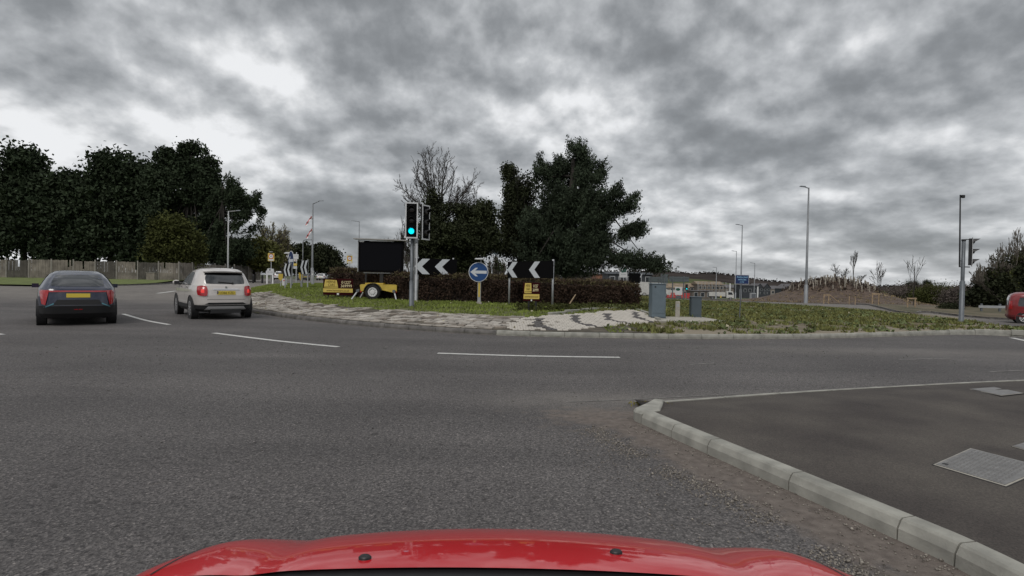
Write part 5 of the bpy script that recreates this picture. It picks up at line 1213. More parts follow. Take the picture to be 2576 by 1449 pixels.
# blue sign
b = hz(1861, 802); D = b[1]; u = D/F; t = thing('site_sign', 'small blue authorised vehicles only sign on a thin pole in the rough grass', 'road sign', b); zc = at(1864, 703, D)[2]-b[2]; xo = (1864-1861)*u
MB().cyl((0, .03, -.1), (xo, .03, zc+.15), .022, n=8).build('pole', M['galvd'], t); MB().box((xo, 0, zc), (35*u, .02, 23.5*u)).build('border', M['boardw'], t); MB().box((xo, -.012, zc), (33*u, .008, 21.5*u)).build('face', M['navy'], t)
ltb = mat('letter_blue', (.30, .55, .75), .5)
for s_, z, w_ in (('Authorised', 6.2, 27), ('vehicles', 0, 21), ('only', -6.4, 11)): text(s_, w_*u, 4.8*u, ltb, t, (xo, -.018, zc+z*u))

# ------------------------------------------------------------------ left sign cluster
def at_isl(px, D): b = at(px, 700, D); return np.array([b[0], b[1], Z(b[0], b[1])])
b = hz(731, 719); D = b[1]; u = D/F
t = thing('keep_left_sign', 'blue left arrow sign seen obliquely on a stout grey post', 'road sign', b, R(-53)); zc = at(732, 655.5, D)[2]-b[2]; r = 24.5*u
MB().cyl((0, .06, -.1), (0, .06, zc-r*.9), .085, .07, 12).build('post', M['galv'], t); MB().cyl((0, .06, 0), (0, .06, .12), .12, n=12).build('collar', M['black'], t); MB().cyl((0, .06, zc-r), (0, .06, zc+r*.8), .05, n=10).build('upper_post', M['galv'], t)
roundel(t, (0, 0, zc), r, M['navy'])
def ob_chev(label, pxc, y0, y1, yb, wpx, D, rot):
    b = at_isl(pxc, D); u = D/F; t = thing('chevron_board', label, 'road sign', b, R(rot), 'chevron boards'); zt, zb = at(pxc, y0, D)[2]-b[2], at(pxc, y1, D)[2]-b[2]; H = zt-zb; W = 1.55; zm = (zt+zb)/2
    MB().box((0, 0, zm), (W, .03, H)).build('panel', M['blackm'], t)
    for x0 in (-.5, .02):
        q = [(p[0], p[1]+zm) for p in chevpoly(x0*W, H*.97, H*.42, H*.42)]; mb = MB(); mb.prism(q[:4], -.025, -.017); mb.prism([q[0]]+q[3:], -.025, -.017); mb.build('chevron', M['refl'], t)
    for s_ in (-1, 1): MB().cyl((s_*W*.42, .04, -.1), (s_*W*.42, .04, zt+.05), .045, n=8).build('post', M['galv'], t)
ob_chev('narrow-looking black chevron board left of the oblique arrow sign', 723, 663, 695, 720, 20, 37, -52)
ob_chev('black chevron board turned away right of the direction signs', 765, 655, 690, 720, 22, 37, -53)
def bollard(label, px, y0, y1, D):
    b = at_isl(px, D); u = D/F; t = thing('reflector_board', label, 'bollard', b, R(15), 'yellow shield markers'); zt, zb = at(px, y0, D)[2]-b[2], at(px, y1, D)[2]-b[2]; w_ = 5.2*u
    MB().prism([(-w_, zt), (w_, zt), (w_, zb+(zt-zb)*.4), (0, zb), (-w_, zb+(zt-zb)*.4)], -.03, .0).build('shield', M['yellow'], t); MB().cyl((0, .04, -.1), (0, .04, zt-.03), .035, n=8).build('post', M['galv'], t)
bollard('yellow shield marker left of the oblique blue sign', 706, 689, 707, 42); bollard('yellow shield marker behind the oblique blue sign, near the slim post', 757, 686, 706, 38)
b = at_isl(745, 60); u = 60/F; t = thing('direction_sign', 'white direction signs stacked on one grey pole beyond the arrow sign', 'road sign', b)
zz = lambda y: at(745, y, 60)[2]-b[2]; X2 = lambda x: (x-745)*u
MB().cyl((0, .03, -.1), (0, .03, zz(637)), .07, .06, 10).build('pole', M['galv'], t); MB().cyl((0, .03, zz(637)), (0, .03, zz(635)), .09, .03, 10).build('finial', M['galv'], t)
def plate(nm, x0, x1, y0, y1, m): MB().box(((X2(x0)+X2(x1))/2, -.03, (zz(y0)+zz(y1))/2), (X2(x1)-X2(x0), .03, zz(y0)-zz(y1))).build(nm, m, t)
plate('main_panel', 736.5, 750.5, 639.5, 651.5, M['boardw']); text('Canterbury', 11*u, 2.4*u, M['navy'], t, (X2(743.5), -.048, zz(644)))
plate('small_panel', 738, 747, 652, 657.5, M['boardw']); MB().box((X2(743.5), -.05, zz(654.5)), (2*u, .004, 2*u)).build('red_spot', M['red'], t)
plate('yellow_panel', 738.5, 747, 662.5, 668.5, M['ysign']); plate('lower_panel', 738, 747, 670, 676, M['boardw']); text('Services', 7*u, 1.2*u, M['darkclad'], t, (X2(742.5), -.048, zz(673)), 'lettering')
MB().prism([(X2(a), zz(c)) for a, c in ((719, 645), (725, 639.5), (737, 640), (737, 650.5), (725, 651.5))], -.03, .0).build('arrow_panel', M['boardw'], t); MB().prism([(X2(a), zz(c)) for a, c in ((720.5, 645.5), (724.5, 640.5), (725.8, 640.5), (722, 645.5), (725.8, 650.5), (724.5, 650.5))], -.036, -.031).build('arrow_mark', M['black'], t)
MB().prism([(X2(a), zz(c)) for a, c in ((714, 637), (719, 634.5), (736, 634.5), (736, 638), (714, 638.5))], -.03, .1).build('top_panel', M['boardw'], t)
# 30 limit signs
def thirty(label, px, y0, y1, D, yb, wpx=16):
    b = at_isl(px, D); u = D/F; t = thing('speed_sign', label, 'road sign', b, 0, '30 speed limit signs'); zz = lambda y: at(px, y, D)[2]-b[2]; w_ = wpx*u; zc = zz(y0)-w_*.52
    MB().box((0, 0, (zz(y0)+zz(y1))/2), (w_, .03, zz(y0)-zz(y1))).build('yellow_backing', M['ysign'], t)
    Mx = Matrix.Translation((0, -.02, zc)) @ Matrix.Rotation(R(90), 4, 'X'); MB().lathe([(w_*.40, 0), (w_*.40, .006)], Mx, 24).build('red_ring', M['red'], t); MB().lathe([(w_*.30, .0), (w_*.30, .011)], Mx, 24).build('white_disc', M['white'], t)
    text('30', w_*.36, w_*.26, M['black'], t, (0, -.035, zc)); MB().box((0, -.018, zz(y1)+w_*.20), (w_*.8, .006, w_*.26)).build('text_plate', M['boardw'], t)
    MB().cyl((0, .04, -.1), (0, .04, zz(y0)), .05, n=8).build('pole', M['galv'], t); MB().cyl((0, -.05, zz(y0)+.1), (0, -.05, zz(y0)+.15), .2, n=12).build('sign_light', M['boardw'], t)
thirty('yellow-backed 30 speed limit sign above the white village sign', 681.5, 636.5, 657, 62, 705); thirty('yellow-backed 30 speed limit sign beside the blank message screen', 879, 643, 662, 66, 705, 13.5)
b = at_isl(679, 61); u = 61/F; t = thing('village_sign', 'low white village name sign with shaped top below the 30 sign', 'road sign', b); zz = lambda y: at(679, y, 61)[2]-b[2]
w_ = 10*u; MB().prism([(-w_, zz(682)), (-w_*.72, zz(680)), (-w_*.65, zz(676)), (-w_*.3, zz(675)), (w_*.3, zz(675)), (w_*.65, zz(676.5)), (w_*.9, zz(676)), (w_, zz(684)), (w_*.8, zz(692)), (-w_, zz(692))], -.03, .03).build('board', M['boardw'], t)
text('WELCOME', w_*1.4, 2.0*u, M['galvd'], t, (0, -.04, zz(684.5))); MB().box((0, -.033, zz(678.5)), (.15, .01, .2)).build('crest', M['galvd'], t)
for s_ in (-1, 1): MB().box((s_*w_*.72, 0, zz(692)*.5-.05), (.13, .08, zz(692)+.12)).build('leg', M['white'], t)
for px, lab in ((637, 'black bollard in front of the fence right of the white crossover'), (660, 'black bollard nearest the village sign')):
    b = at_isl(px, 64); t = thing('bollard', lab, 'bollard', b, 0, 'black bollards'); MB().cyl((0, 0, -.1), (0, 0, .9), .11, n=12).build('shaft', M['black'], t); MB().cyl((0, 0, .9), (0, 0, 1.0), .13, .06, 12).build('cap', M['black'], t)
for px, D, lab, h in ((716, 44, 'low white marker box behind the left chevron board', .55), (787, 45, 'pale grey stub post right of the turned chevron board', 1.1)):
    b = at_isl(px, D); t = thing('marker_post', lab, 'marker post', b); MB().bev((0, 0, h/2), (.32 if h < 1 else .16, .2, h), .02).build('post', M['boardw'] if h < 1 else M['galv'], t); MB().box((0, -.105, h*.75), (.1, .01, .1)).build('reflector', M['red'] if h < 1 else M['white'], t)

# ------------------------------------------------------------------ fence on the left
ft = thing('garden_fence', 'weathered board fence panels between concrete posts along the left verge', 'fence', (0, 0, 0))
def fence_run(P):
    P = np.array(P, float); D_ = arc(P); n = int(D_[-1]/1.9)
    for i in range(n):
        a, b_ = along(P, D_, i*1.9), along(P, D_, (i+1)*1.9); ang = math.atan2(b_[1]-a[1], b_[0]-a[0]); c = (a+b_)/2; z = bank(c[0], c[1]); h = 1.75+RNG.uniform(-.06, .06)
        dkp = RNG.random() < .25; tl = RNG.normal(0, .012); mb = MB()
        for k in range(12):
            x = -.82+k*1.64/11; hh = h+RNG.uniform(-.03, .03)
            if RNG.random() < .05: hh *= RNG.uniform(.5, .8)
            mb.box((x, (.012 if k % 2 else 0), hh/2+.05), (.135, .015, hh), ry=tl)
        o = mb.build('fence_panel', M['fenced'] if dkp else M['fence'], ft); o.location = (c[0], c[1], z-.05); o.rotation_euler = (0, 0, ang)
        mb = MB(); mb.box((0, 0, .95), (.10, .10, 2.0)); o = mb.build('fence_post', M['concpost'], ft); o.location = (a[0], a[1], bank(a[0], a[1])-.05); o.rotation_euler = (0, 0, ang)
fence_run([(-72, 53), (-50, 54), (-34.2, 57.5), (-33.3, 66), (-33.6, 75)])
b = hit(438, 700, lambda x, y: T(x, y)+.2); t = thing('litter_bin', 'squat wooden box planter standing on the verge before the fence', 'planter', (-33.9*1.0-1.8, 55.2, bank(-35.7, 55.2))); MB().bev((0, 0, .35), (.8, .6, .72), .03).build('box', M['fence'], t); MB().box((0, 0, .73), (.88, .68, .05)).build('rim', M['concpost'], t)

# ------------------------------------------------------------------ hedge on the island
def hedge():
    pts = []; foot = [(822, 744, 676), (880, 747, 678), (960, 752, 682), (1050, 757, 690), (1150, 758, 690), (1260, 763, 694), (1400, 768, 704), (1500, 770, 708), (1590, 770, 711), (1614, 770, 716)]
    P = []; H = []
    for px, yb, yt in foot:
        b = hz(px, yb); P.append(b[:2]); H.append(at(px, yt, b[1]+.6)[2]-b[2])
    P = np.array(P); D_ = arc(P); t = thing('hedge', 'long clipped brown hedge across the middle of the roundabout', 'hedge', (P[4][0], P[4][1], 0)); o = np.array([P[4][0], P[4][1], 0])
    n = 60; V = []; K = 9
    for i in range(n+1):
        s_ = D_[-1]*i/n; p = along(P, D_, s_); tt, nn = normal(P, D_, s_, .4); h = np.interp(s_, D_, H); z0 = Z(p[0], p[1]); ef = min(1, min(i, n-i)/2+.35)
        for k in range(K):
            a = math.pi*k/(K-1); oy = .75-.62*math.cos(a)*ef; zz = (h-.12)*min(1, math.sin(a)**.35)*(.9+.1*ef)
            nz = .07*mnoise.noise(Vector((s_*1.3, k*.7, 0))); q = p+nn*(oy+nz); V.append((q[0]-o[0], q[1]-o[1], z0-.05+max(0, zz+nz)))
    MB().add(V, [(i*K+j, i*K+j+1, (i+1)*K+j+1, (i+1)*K+j) for i in range(n) for j in range(K-1)]+[tuple(range(K)), tuple(range(n*K, n*K+K))]).build('hedge_light_block', mat('hedge_light_block', (.016, .011, .009), 1), t)  # solid dark filler added inside the leaves to block light
    m_ = 46000; s_ = RNG.uniform(0, D_[-1], m_); f = RNG.random(m_); L1, L2, tw = [], [], []
    px_ = np.interp(s_, D_, P[:, 0]); py_ = np.interp(s_, D_, P[:, 1]); hh = np.interp(s_, D_, H); dx = np.interp(s_+.3, D_, P[:, 0])-np.interp(s_-.3, D_, P[:, 0]); dy = np.interp(s_+.3, D_, P[:, 1])-np.interp(s_-.3, D_, P[:, 1]); l = np.hypot(dx, dy); nx_, ny_ = -dy/l, dx/l
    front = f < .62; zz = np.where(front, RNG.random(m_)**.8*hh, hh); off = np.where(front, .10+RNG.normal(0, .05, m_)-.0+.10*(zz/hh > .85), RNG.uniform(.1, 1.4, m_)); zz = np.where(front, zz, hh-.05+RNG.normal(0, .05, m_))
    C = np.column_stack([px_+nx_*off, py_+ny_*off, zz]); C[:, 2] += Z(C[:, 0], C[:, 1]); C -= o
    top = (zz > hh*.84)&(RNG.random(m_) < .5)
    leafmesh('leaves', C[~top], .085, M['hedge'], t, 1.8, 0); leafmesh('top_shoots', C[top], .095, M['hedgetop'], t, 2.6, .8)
    segs = []
    for i in RNG.choice(m_, 1600): a = C[i]; segs.append((a-np.array([0, 0, .02]), a+np.array([RNG.normal()*.08, RNG.normal()*.08, RNG.uniform(.05, .22)]), .006, .003))
    segmesh(segs, 'twigs', M['brush'], t, .004)
hedge()
# weeds along the hedge foot
pts = []
for px in np.linspace(1300, 1640, 120):
    b = hz(px, 772+RNG.uniform(-2, 10)); pts.append(b+[0, 0, .05])
leafmesh('hedge_weeds', tufts(np.array(pts), 30, .12, .5), .10, M['olive'], None, 1.8, .3, kind='stuff')
# stick left leaning in the grass
b = hz(1430, 769); e = at(1448, 741, b[1]+.2); o = MB().cyl(b, e, .03, .025, 6).build('leaning_stick', M['timber']); tag(o, 'bare stick leaning against the hedge foot', 'stick')

# ------------------------------------------------------------------ trees
def isl_base(px, D): b = at(px, 700, D); return (b[0], b[1], Z(b[0], b[1])-.05)
# ivy-clad bare tree
D = 33; base = isl_base(1112, D); t = thing('bare_tree', 'tall leafless tree spreading above an ivy mass behind the traffic signal', 'tree', base)
u = D/F; zt = at(1100, 372, D)[2]-base[2]; z1 = at(1100, 560, D)[2]-base[2]; segs = [(a_-[12*u, 0, 0], c_-[12*u, 0, 0], r_, q_) for a_, c_, r_, q_ in fan_tree(26, 122*u, 186*u, .062, 5)]; segs = [(a_+[0, 0, z1], c_+[0, 0, z1], r_, q_) for a_, c_, r_, q_ in segs]
MB().cyl((0, 0, -.3), (0, 0, z1+.1), .24, .16, 10).build('trunk', M['bark'], t, smooth=True); segmesh(segs, 'branches', mat('bark_grey', (.042, .036, .031), .95), t, .0085, 3)
sg2 = fit(branchy(None, 8, 1.2, 4, .07, 4, seed=23), (980-1112)*u, (1090-1112)*u, at(1030, 540, D)[2]-base[2]); segmesh(sg2, 'side_branches', M['bark'], t, .011, 3)
def crown_from(blobs, D, n, **k): return blob_pts(blobs, D, n, **k)
B = [(1140, 590, 90, 55), (1110, 620, 62, 50), (1190, 610, 60, 55), (1090, 520, 16, 42), (1150, 545, 60, 28), (1215, 540, 36, 30), (1228, 585, 30, 30), (1245, 605, 20, 20, .6), (1150, 665, 95, 30), (1075, 640, 22, 45)]
C = crown_from(B, 32, 2600, thr=-.30, fr_=.9, seed=3); tree('ivy_bush', 'broad dark ivy-covered bush below the leafless tree', 'tree', isl_base(1150, 32), at(1150, 600, 32), .2, C, M['ivy'], .13, 28, .17, limbs=40, elong=1.5)
B = [(1282, 424, 13, 18, 1.5), (1292, 455, 20, 30), (1284, 480, 16, 20), (1305, 500, 32, 40), (1300, 560, 40, 50), (1330, 470, 26, 34, .45), (1300, 620, 50, 50), (1285, 530, 20, 30), (1340, 600, 45, 60)]
C = crown_from(B, 35, 2000, thr=-.18, fr_=.95, seed=8); tree('slender_tree', 'ragged dark tree with thin leaning top left of the big pine', 'tree', isl_base(1312, 35), at(1312, 470, 35), .2, C, M['dark'], .13, 22, .16, limbs=50, elong=1.6)
segs = fit(branchy(None, 6, .8, 4, .04, 5, seed=31), (1262-1312)*35/F, (1345-1312)*35/F, at(1300, 425, 35)[2]-isl_base(1312, 35)[2]); t = thing('twiggy_sapling', 'leafless twigs poking from the ragged dark tree', 'tree', isl_base(1312, 35)); segmesh(segs, 'branches', M['bark'], t, .009); 
B = [(1443, 398, 27, 24), (1460, 425, 30, 26), (1425, 425, 28, 26), (1361, 416, 5, 10, 1.5), (1366, 445, 22, 20), (1400, 455, 34, 30), (1445, 460, 46, 34), (1505, 440, 16, 22), (1492, 462, 22, 16), (1420, 505, 66, 40), (1480, 510, 52, 30), (1544, 482, 10, 13), (1540, 500, 20, 14),
     (1585, 505, 9, 16), (1570, 525, 26, 15), (1540, 535, 30, 14), (1430, 560, 92, 38), (1500, 555, 46, 30), (1360, 580, 50, 50), (1420, 610, 100, 42), (1510, 600, 52, 26), (1560, 590, 38, 17), (1597, 583, 14, 20), (1605, 595, 12, 10), (1410, 655, 100, 40), (1500, 650, 45, 32), (1560, 660, 55, 18), (1610, 672, 40, 16), (1645, 665, 14, 16), (1655, 682, 20, 10), (1420, 690, 60, 16)]
C = crown_from(B, 33, 5200, thr=-.26, fr_=.8, seed=5, dz=.9); tree('pine_tree', 'massive dark pine with upswept branches right of centre, tallest on the roundabout', 'tree', isl_base(1430, 33), at(1443, 400, 33), .38, C, M['pine2'], .16, 26, .10, plume=.62, limbs=36, elong=3.0, up=.5, cname='needles')
# bare scrub between the trees
for px, sd_, w_, yt, lab in ((1248, 41, 26, 640, 'thin bare scrub in the gap between the ivy bush and the ragged tree'), (1003, 44, 70, 585, 'row of pale bare treetops showing behind the message screen')):
    Dd = 40 if px > 1100 else 95; bs = isl_base(px, Dd); t = thing('bare_scrub', lab, 'scrub', bs); segs = []
    for k in range(5): 
        sg = fit(branchy(None, 5, .8, 4, .05, 5, seed=sd_+k), -w_*.3*Dd/F, w_*.3*Dd/F, (at(px, yt, Dd)[2]-bs[2])*RNG.uniform(.8, 1)); ox = (k-2)*w_*.33*Dd/F
        segs += [(a+[ox, k*.3, 0], b_+[ox, k*.3, 0], r, q) for a, b_, r, q in sg]
    segmesh(segs, 'branches', M['barkl'], t, .014 if Dd < 50 else .03)
# post behind gap
b = isl_base(1246, 44); t = thing('banner_post', 'grey banner on a slim post in the gap between the trees', 'banner', b); h = at(1246, 592, 44)[2]-b[2]; pole(t, h, .05, .05, M['galvd']); MB().box((.0, -.06, h-.75), (.36, .03, 1.5)).build('banner', M['cabind'], t)
# left big trees
def lb(px, D): b = at(px, 700, D); return (b[0], b[1], float(T(b[0], b[1]))+.1)
B = [(478, 385, 22, 28), (500, 400, 20, 28), (470, 425, 42, 34), (515, 430, 30, 34), (480, 480, 62, 42), (530, 470, 24, 40), (450, 540, 72, 50), (515, 540, 40, 50), (470, 600, 70, 50), (430, 640, 60, 30), (410, 400, 20, 26), (426, 398, 16, 18), (405, 450, 40, 45)]
C = crown_from(B, 70, 3000, thr=-.20, fr_=.40, seed=1, dz=.7); tree('conifer_tree', 'tallest dark rounded conifer behind the left fence', 'tree', lb(470, 70), at(480, 390, 70), .5, C, M['pine'], .34, 26, .34, limbs=60, elong=1.7, cname='needles')
B = [(565, 480, 30, 26), (590, 500, 24, 28), (625, 508, 20, 20), (640, 545, 14, 24), (610, 545, 38, 12), (615, 580, 36, 15), (630, 595, 18, 14), (590, 640, 45, 22), (555, 520, 24, 30), (540, 600, 28, 60), (600, 620, 30, 12), (560, 655, 50, 22)]
C = crown_from(B, 68, 1700, thr=-.12, fr_=.45, seed=2, dz=.8); tree('pine_tree', 'open dark pine with bare trunk and sky showing between its branches', 'tree', lb(559, 68), at(561, 470, 68), .33, C, M['pine'], .30, 26, .20, plume=.8, limbs=40, elong=2.4, up=.4, cname='needles')
B = [(440, 580, 38, 36), (410, 600, 36, 50), (460, 620, 42, 40), (488, 640, 22, 26), (430, 640, 60, 30)]
C = crown_from(B, 60, 1500, thr=-.5, fr_=.5, seed=4); tree('olive_shrub', 'olive green rounded shrub leaning over the weathered fence', 'shrub', lb(440, 60), at(440, 600, 60), .15, C, M['olive'], .26, 20, .28, limbs=8, elong=1.5)
B = [(640, 630, 50, 24), (610, 645, 30, 24), (670, 645, 32, 26), (640, 655, 50, 20)]
C = crown_from(B, 72, 1000, thr=-.45, fr_=.5, seed=6); tree('spring_shrub', 'mottled yellow-green bush in young leaf behind the fence', 'shrub', lb(640, 72), at(640, 640, 72), .2, C, M['spring'], .36, 14, .40, limbs=10, elong=1.5)
for px, w_, yt, Dd, sd_, lab in ((685, 80, 540, 88, 51, 'budding tree with fine pale twigs behind the yellow-green bush'), (714, 44, 572, 90, 57, 'smaller budding tree just left of the dark evergreens')):
    bs = lb(px, Dd); t = thing('budding_tree', lab, 'tree', bs); segs = fit(branchy(None, 8, .9, 5 if px < 700 else 4, .16, 5, seed=sd_), -w_/2*Dd/F, w_/2*Dd/F, at(px, yt, Dd)[2]-bs[2]); segmesh(segs, 'branches', M['barkl'], t, .035)
    MB().cyl((0, 0, -.2), (0, 0, 1.6), .28, .2, 8).build('trunk', M['barkl'], t); tips = np.array([s_[1] for s_ in segs if s_[2] < .05]); tips = tips[RNG.choice(len(tips), min(len(tips), 1500), replace=False)]; leafmesh('buds', tufts(tips, 2, .2), .22, M['bud'], t, 1.5)
for B, px, sd_, lab in (([(735, 650, 30, 30), (765, 640, 30, 22), (750, 665, 50, 20), (720, 665, 24, 20)], 748, 12, 'dark evergreen mass behind the direction signs'), ([(812, 640, 28, 24), (830, 660, 24, 26), (795, 660, 30, 24), (850, 672, 12, 14)], 815, 13, 'dark rounded evergreen between the flag lamp post and the hedge'), ([(700, 655, 24, 26), (690, 670, 30, 16)], 697, 15, 'dull green bush behind the 30 speed limit sign')):
    C = crown_from(B, 125, 900, thr=-.5, fr_=.4, seed=sd_); tree('evergreen_tree', lab, 'tree', lb(px, 125), at(px, 650, 125), .25, C, M['dark'] if sd_ != 15 else M['olive'], .50, 22, .5, limbs=6, elong=1.4)
segs = []; bs = lb(862, 128); t = thing('spiky_conifers', 'ragged conifer tips sloping down to the right of the dark evergreens', 'tree', bs); Cp = crown_from([(848, 680, 10, 16), (860, 688, 10, 14), (872, 692, 10, 10)], 128, 200, thr=-.5); leafmesh('foliage', tufts(Cp-np.array(bs), 12, .35), .5, M['dark'], t, 2.6, .6)
# tree belt continuing left past the conifer
for i, (px, yt) in enumerate(((-60, 400), (60, 370), (170, 430), (280, 380), (350, 410))):
    B = [(px, yt+40, 45, 40), (px-20, yt+110, 60, 60), (px+25, yt+130, 55, 60), (px, yt+210, 70, 55)]; C = crown_from(B, 74, 1100, thr=-.45, fr_=.35, seed=20+i, dz=.8)
    tree('conifer_tree', ['dark conifer at the far left end of the tree belt', 'second dark conifer from the left end of the tree belt', 'lower dark conifer in the middle of the left tree belt', 'tall dark conifer right of the lower one in the left tree belt', 'dark conifer closest to the tallest rounded one'][i], 'tree', lb(px, 74), at(px, yt+40, 74), .4, C, M['pine'], .5, 22, .5, group='dark conifers behind the left fence', limbs=8, elong=1.7, cname='needles')
# right bush with twigs
bs = hit(2560, 772, T); D = 42; b = at(2545, 760, D); bs = (b[0], b[1], float(T(b[0], b[1]))-.3)
B = [(2530, 716, 50, 46), (2500, 728, 34, 36), (2590, 705, 60, 62), (2640, 700, 70, 80), (2490, 745, 40, 22), (2560, 740, 80, 30), (2450, 752, 24, 14)]
C = crown_from(B, D, 2200, thr=-.45, fr_=.6, seed=31); t = tree('thicket_tree', 'dark bushy thicket with bare twigs on top at the right edge', 'tree', bs, at(2550, 690, D), .22, C, M['dark'], .22, 22, .25, limbs=12, elong=1.5)
for k, (px, yt, w_) in enumerate(((2560, 572, 110), (2500, 610, 90), (2460, 660, 60), (2620, 560, 110))):
    sg = fit(branchy(None, 6, .95, 5, .05, 5, seed=61+k), (px-w_/2-2545)*D/F, (px+w_/2-2545)*D/F, at(px, yt, D)[2]-bs[2]); segmesh(sg, 'branches', M['barkl'], t, .014)
    if k in (0, 1): tp = np.array([s_[1] for s_ in sg if s_[2] < .03 and s_[1][2] < (at(px, yt+70, D)[2]-bs[2])]); tp = tp[::3]; leafmesh('leaves', tufts(tp, 2, .12), .12, M['olive'], t, 1.5)
B = [(2390, 774, 22, 8), (2402, 776, 14, 7), (2376, 777, 12, 6)]; C = crown_from(B, 38, 350, thr=-.9); tree('low_shrub', 'low dark mounded shrub left of the right-hand signal pole', 'shrub', tuple(at_isl(2390, 38)), at(2390, 776, 38), .05, C, M['dark'], .12, 18, .10, limbs=0)
# background woodland right
for i, (px, py, rx, ry, Dd, mm, lab) in enumerate(((2290, 742, 55, 24, 78, 'brush', 'brown winter thicket beyond the car park lamps'), (2350, 746, 60, 24, 76, 'olive', 'dull green thicket behind the car park'), (2430, 750, 60, 26, 70, 'brush', 'brown thicket behind the right-hand signal pole'), (2295, 720, 14, 12, 150, 'dark', 'small dark tree on the skyline above the far sapling'), (2332, 718, 8, 12, 160, 'dark', 'narrow dark conifer on the skyline'))):
    C = crown_from([(px, py, rx, ry), (px-rx*.4, py+ry*.2, rx*.5, ry*.8), (px+rx*.5, py+ry*.15, rx*.45, ry*.8)], Dd, 900 if rx > 20 else 300, thr=-.5, fr_=.3, seed=40+i)
    b = at(px, 755, Dd); tree('thicket', lab, 'thicket', (b[0], b[1], float(T(b[0], b[1]))), at(px, py, Dd), .2, C, M[mm] if mm != 'brush' else mat('winter_twigs', (.085, .070, .060), .95, var=.4, vscale=.6), .20, 34, .42, limbs=6, elong=2.2)
for px, yt, Dd, w_, sd_, lab in ((2145, 628, 50, 16, 71, 'tallest bare sapling rising from the mound top'), (2100, 662, 58, 34, 72, 'cluster of thin bare saplings on the left of the mound top'), (2212, 655, 45, 40, 73, 'bare sapling in the middle staked frame'), (2298, 640, 42, 50, 74, 'lopsided bare sapling in the right staked frame'), (2165, 690, 52, 30, 75, 'small sapling with a few leaves on the mound slope'), (2125, 672, 58, 20, 76, 'thin bare sapling between the mound-top clusters')):
    b = at(px, 750, Dd); z0 = float(T(b[0], b[1])); mound_z = 1.75 if sd_ in (71, 72, 75, 76) else 0
    t = thing('bare_sapling', lab, 'sapling', (b[0], b[1], z0+mound_z), group='bare saplings on the far verge'); h = at(px, yt, Dd)[2]-(z0+mound_z)
    MB().cyl((0, 0, -.1), (.02, 0, h*.75), .035, .02, 6).build('trunk', M['bark'], t); sg = branchy(None, h, .55, 3 if sd_ != 74 else 2, .02, 3, seed=sd_, ups=.8); sg = fit(sg, -w_/2*Dd/F, w_/2*Dd/F, h*.72); sg = [(a+[0, 0, h*.27], c_+[0, 0, h*.27], r, q) for a, c_, r, q in sg]; segmesh(sg, 'branches', M['bark'], t, .011)
# mound
mc = at(2090, 740, 60); mzb = float(T(mc[0], mc[1]))
def mz(x, y): dx, dy = (x-mc[0])/6.4, (y-mc[1])/7; return 2.6*math.exp(-(dx*dx+dy*dy)*1.5)*(1+.08*mnoise.noise(Vector((x*.5, y*.5, 0))))
V = []; n = 40
for i in range(n+1):
    for j in range(n+1): x, y = mc[0]-14+28*i/n, mc[1]-12+26*j/n; V.append((x, y, float(T(x, y))+.02+mz(x, y)))
MB().add(V, [(i*(n+1)+j, (i+1)*(n+1)+j, (i+1)*(n+1)+j+1, i*(n+1)+j+1) for i in range(n) for j in range(n)]).build('earth_mound', M['soil'], smooth=True, kind='structure')
C = []
for _ in range(900):
    x, y = mc[0]+RNG.normal()*3.6, mc[1]+RNG.normal()*3.6
    if mz(x, y) > 1.15: C.append((x, y, float(T(x, y))+mz(x, y)+.12))
leafmesh('mound_brush', tufts(np.array(C), 9, .20, .7), .22, M['brush'], None, 2.4, .4, kind='stuff')
C2 = np.array([(mc[0]+RNG.uniform(-11, 11), mc[1]-RNG.uniform(0, 10), 0) for _ in range(500)]); C2[:, 2] = [float(T(a, b_))+mz(a, b_)+.04 for a, b_, _ in C2]; leafmesh('mound_grass', tufts(C2, 6, .2, .2), .16, M['tan'], None, 2.2, .3, kind='stuff')
guard = MB().cyl((0, 0, 0), (0, 0, .62), .045, n=6); gm = None; cnt = 0; proto = None
tubes = mat('tree_guard', (.34, .31, .26), .8, var=.3, vscale=2)
while cnt < 90:
    x, y = mc[0]+RNG.normal()*3.6, mc[1]-2+RNG.normal()*2.4
    if mz(x, y) < 1.2: continue
    if proto is None: proto = guard.build('tree_guard', tubes); g = proto
    else: g = proto.copy(); COL.objects.link(g)
    g.location = (x, y, float(T(x, y))+mz(x, y)-.03); g.rotation_euler = (RNG.normal()*.1, RNG.normal()*.1, 0); s_ = RNG.uniform(.8, 1.3); g.scale = (1, 1, s_)
    tag(g, 'pale tree guard tube among many on top of the planted mound', 'tree guard', 'tree guard tubes on the mound'); cnt += 1
